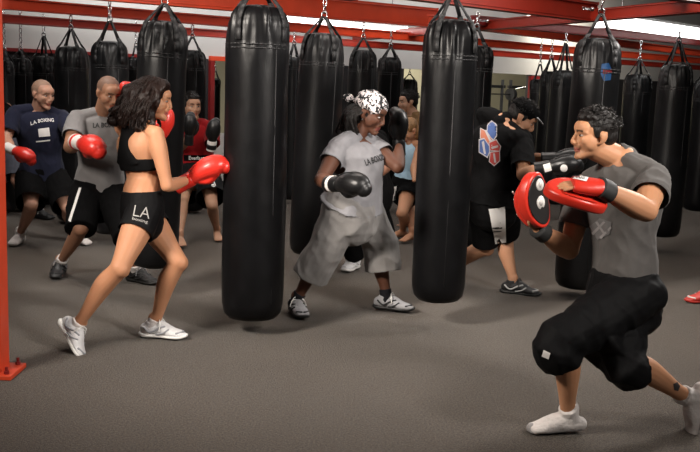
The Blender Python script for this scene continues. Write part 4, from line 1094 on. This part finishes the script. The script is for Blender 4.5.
d_ = person('dark haired man in a brown t-shirt standing behind the woman in the pale blue top', dict(
    Y=10.7, k=1.0, vox=.008, skin=(.42, .24, .16), sc=(414, 119, 0), sd=(.45, -.85, 0), hc=(412, 172, 0), hd=(.5, -.85, 0), sw=.37, hw=.19,
    armR=((424, 145), 1, (426, 160), -1), armL=((405, 147), -1, (400, 160), -1),
    legR=((418, 195), -1, (422, 218), .09, (-.6, -.8, 0)), legL=((409, 195), -1, (412, 219), .08, (-.8, -.6, 0)),
    head=(408, 102, .0, (-.95, -.25, -.08), (0, 0, 1)), hk=1.05, bare=1))
tshirt(d_, brown_t, .02, .7, -.06); shorts(d_, blk, .02, leg=.8, hemr=.11); short_hair(d_, hair_k)
# ======== half hidden man at the far left
z_ = person('person in slate shorts half hidden between the red post and the man in navy', dict(
    Y=9.6, k=1.0, vox=.008, skin=(.25, .13, .09), sc=(-12, 108, 0), sd=(.8, .6, 0), hc=(9, 145, 0), hd=(.8, .6, 0), sw=.37, hw=.19,
    armR=((-24, 130), 1, (-22, 150), -1), armL=((2, 135), -1, (4, 150), -1),
    legR=((-2, 180), -1, (-6, 205), .09, (.8, -.4, 0)), legL=((16, 180), -1, (37, 210), .09, (.93, -.3, 0)),
    head=(-16, 90, .0, (.9, -.3, 0), (0, 0, 1)), hk=.9))
tshirt(z_, blk, .02, .7, -.06); shorts(z_, slate, .03, leg=.95, hemr=.12)
for S_ in 'RL': sock(z_, S_, sock_w, .08); shoe(z_, S_, shoe_k, rub_k, shoe_k, lace_w)
short_hair(z_, hair_k)
# ======== lone red shoe cut by the right edge
q_ = Pz(); q_.k = 1.0; q_.anR = PZ(711, 291, .085); q_.tdR = V((-.95, -.2, 0)); q_.tuR = UP
hold = empty('red_shoe', V((q_.anR.x, q_.anR.y, 0)), 'red sports shoe at the right edge of the photo', 'shoe')
q_.body = hold
red_sh = mat('red_shoe', (.45, .03, .02), .5, bump=(60, .3))
so = shoe(q_, 'R', red_sh, red_sh, cuff_w, lace_w)
so.name = 'upper'
for ch in list(so.children):
    pass
bagC.rotation_euler = (0, R_(2.2), 0)
# ---------------------------------------------------------------- light
W = bpy.data.worlds.new('world'); SC.world = W; W.use_nodes = True
W.node_tree.nodes['Background'].inputs['Color'].default_value = (.9, .95, 1, 1); W.node_tree.nodes['Background'].inputs['Strength'].default_value = .015
def area(name, loc, tgt, sx, sy, power, col=(1, .96, .92), spread=180):
    ld = bpy.data.lights.new(name, 'AREA'); ld.shape = 'RECTANGLE'; ld.size = sx; ld.size_y = sy; ld.energy = power; ld.color = col; ld.spread = math.radians(spread)
    o = bpy.data.objects.new(name, ld); COL.objects.link(o); o.location = loc
    o.rotation_euler = (V(tgt) - V(loc)).to_track_quat('-Z', 'Y').to_euler(); return o
area('key_softbox', (-3.0, 2.4, 3.3), (.3, 5.9, 1.2), .9, .9, 125, (1, .91, .81), 72)
area('front_softbox_right', (3.2, 1.8, 3.2), (-.8, 5.9, 1.3), .9, .9, 62, (1, .93, .86), 62)
area('overhead_front', (.8, 7.0, 3.5), (.8, 7.3, 0), 3.5, 1.0, 62, (1, .93, .85), 115)
area('overhead_back', (.5, 10, 3.5), (.5, 10, 0), 7, 1.2, 75, (1, .97, .93), 160)
area('overhead_left', (-2.6, 6.8, 3.5), (-2.4, 7.6, .4), 1.5, 1.0, 55, (1, .94, .88), 120)
area('rim_right', (3.6, 6.9, 3.2), (1.1, 4.6, .9), .9, .9, 100, (1, .95, .9), 120)
area('wall_wash', (-1.2, 11.0, 3.3), (-1.6, 13.5, 2.4), 5, .4, 120, (1, .98, .96), 150)
area('wall_wash_right', (3.2, 14.0, 3.3), (3.4, 17.5, 2.2), 5, .4, 90, (1, .98, .96), 150)
area('far_room', (2.5, 18.5, 3.0), (2.8, 19.5, .5), 5, 1, 420, (1, .95, .8), 170)
area('far_room_left', (-3.5, 15.0, 3.0), (-3.5, 16, .5), 3, 1, 60, (1, .98, .9), 160)
SC.view_settings.exposure = -0.28
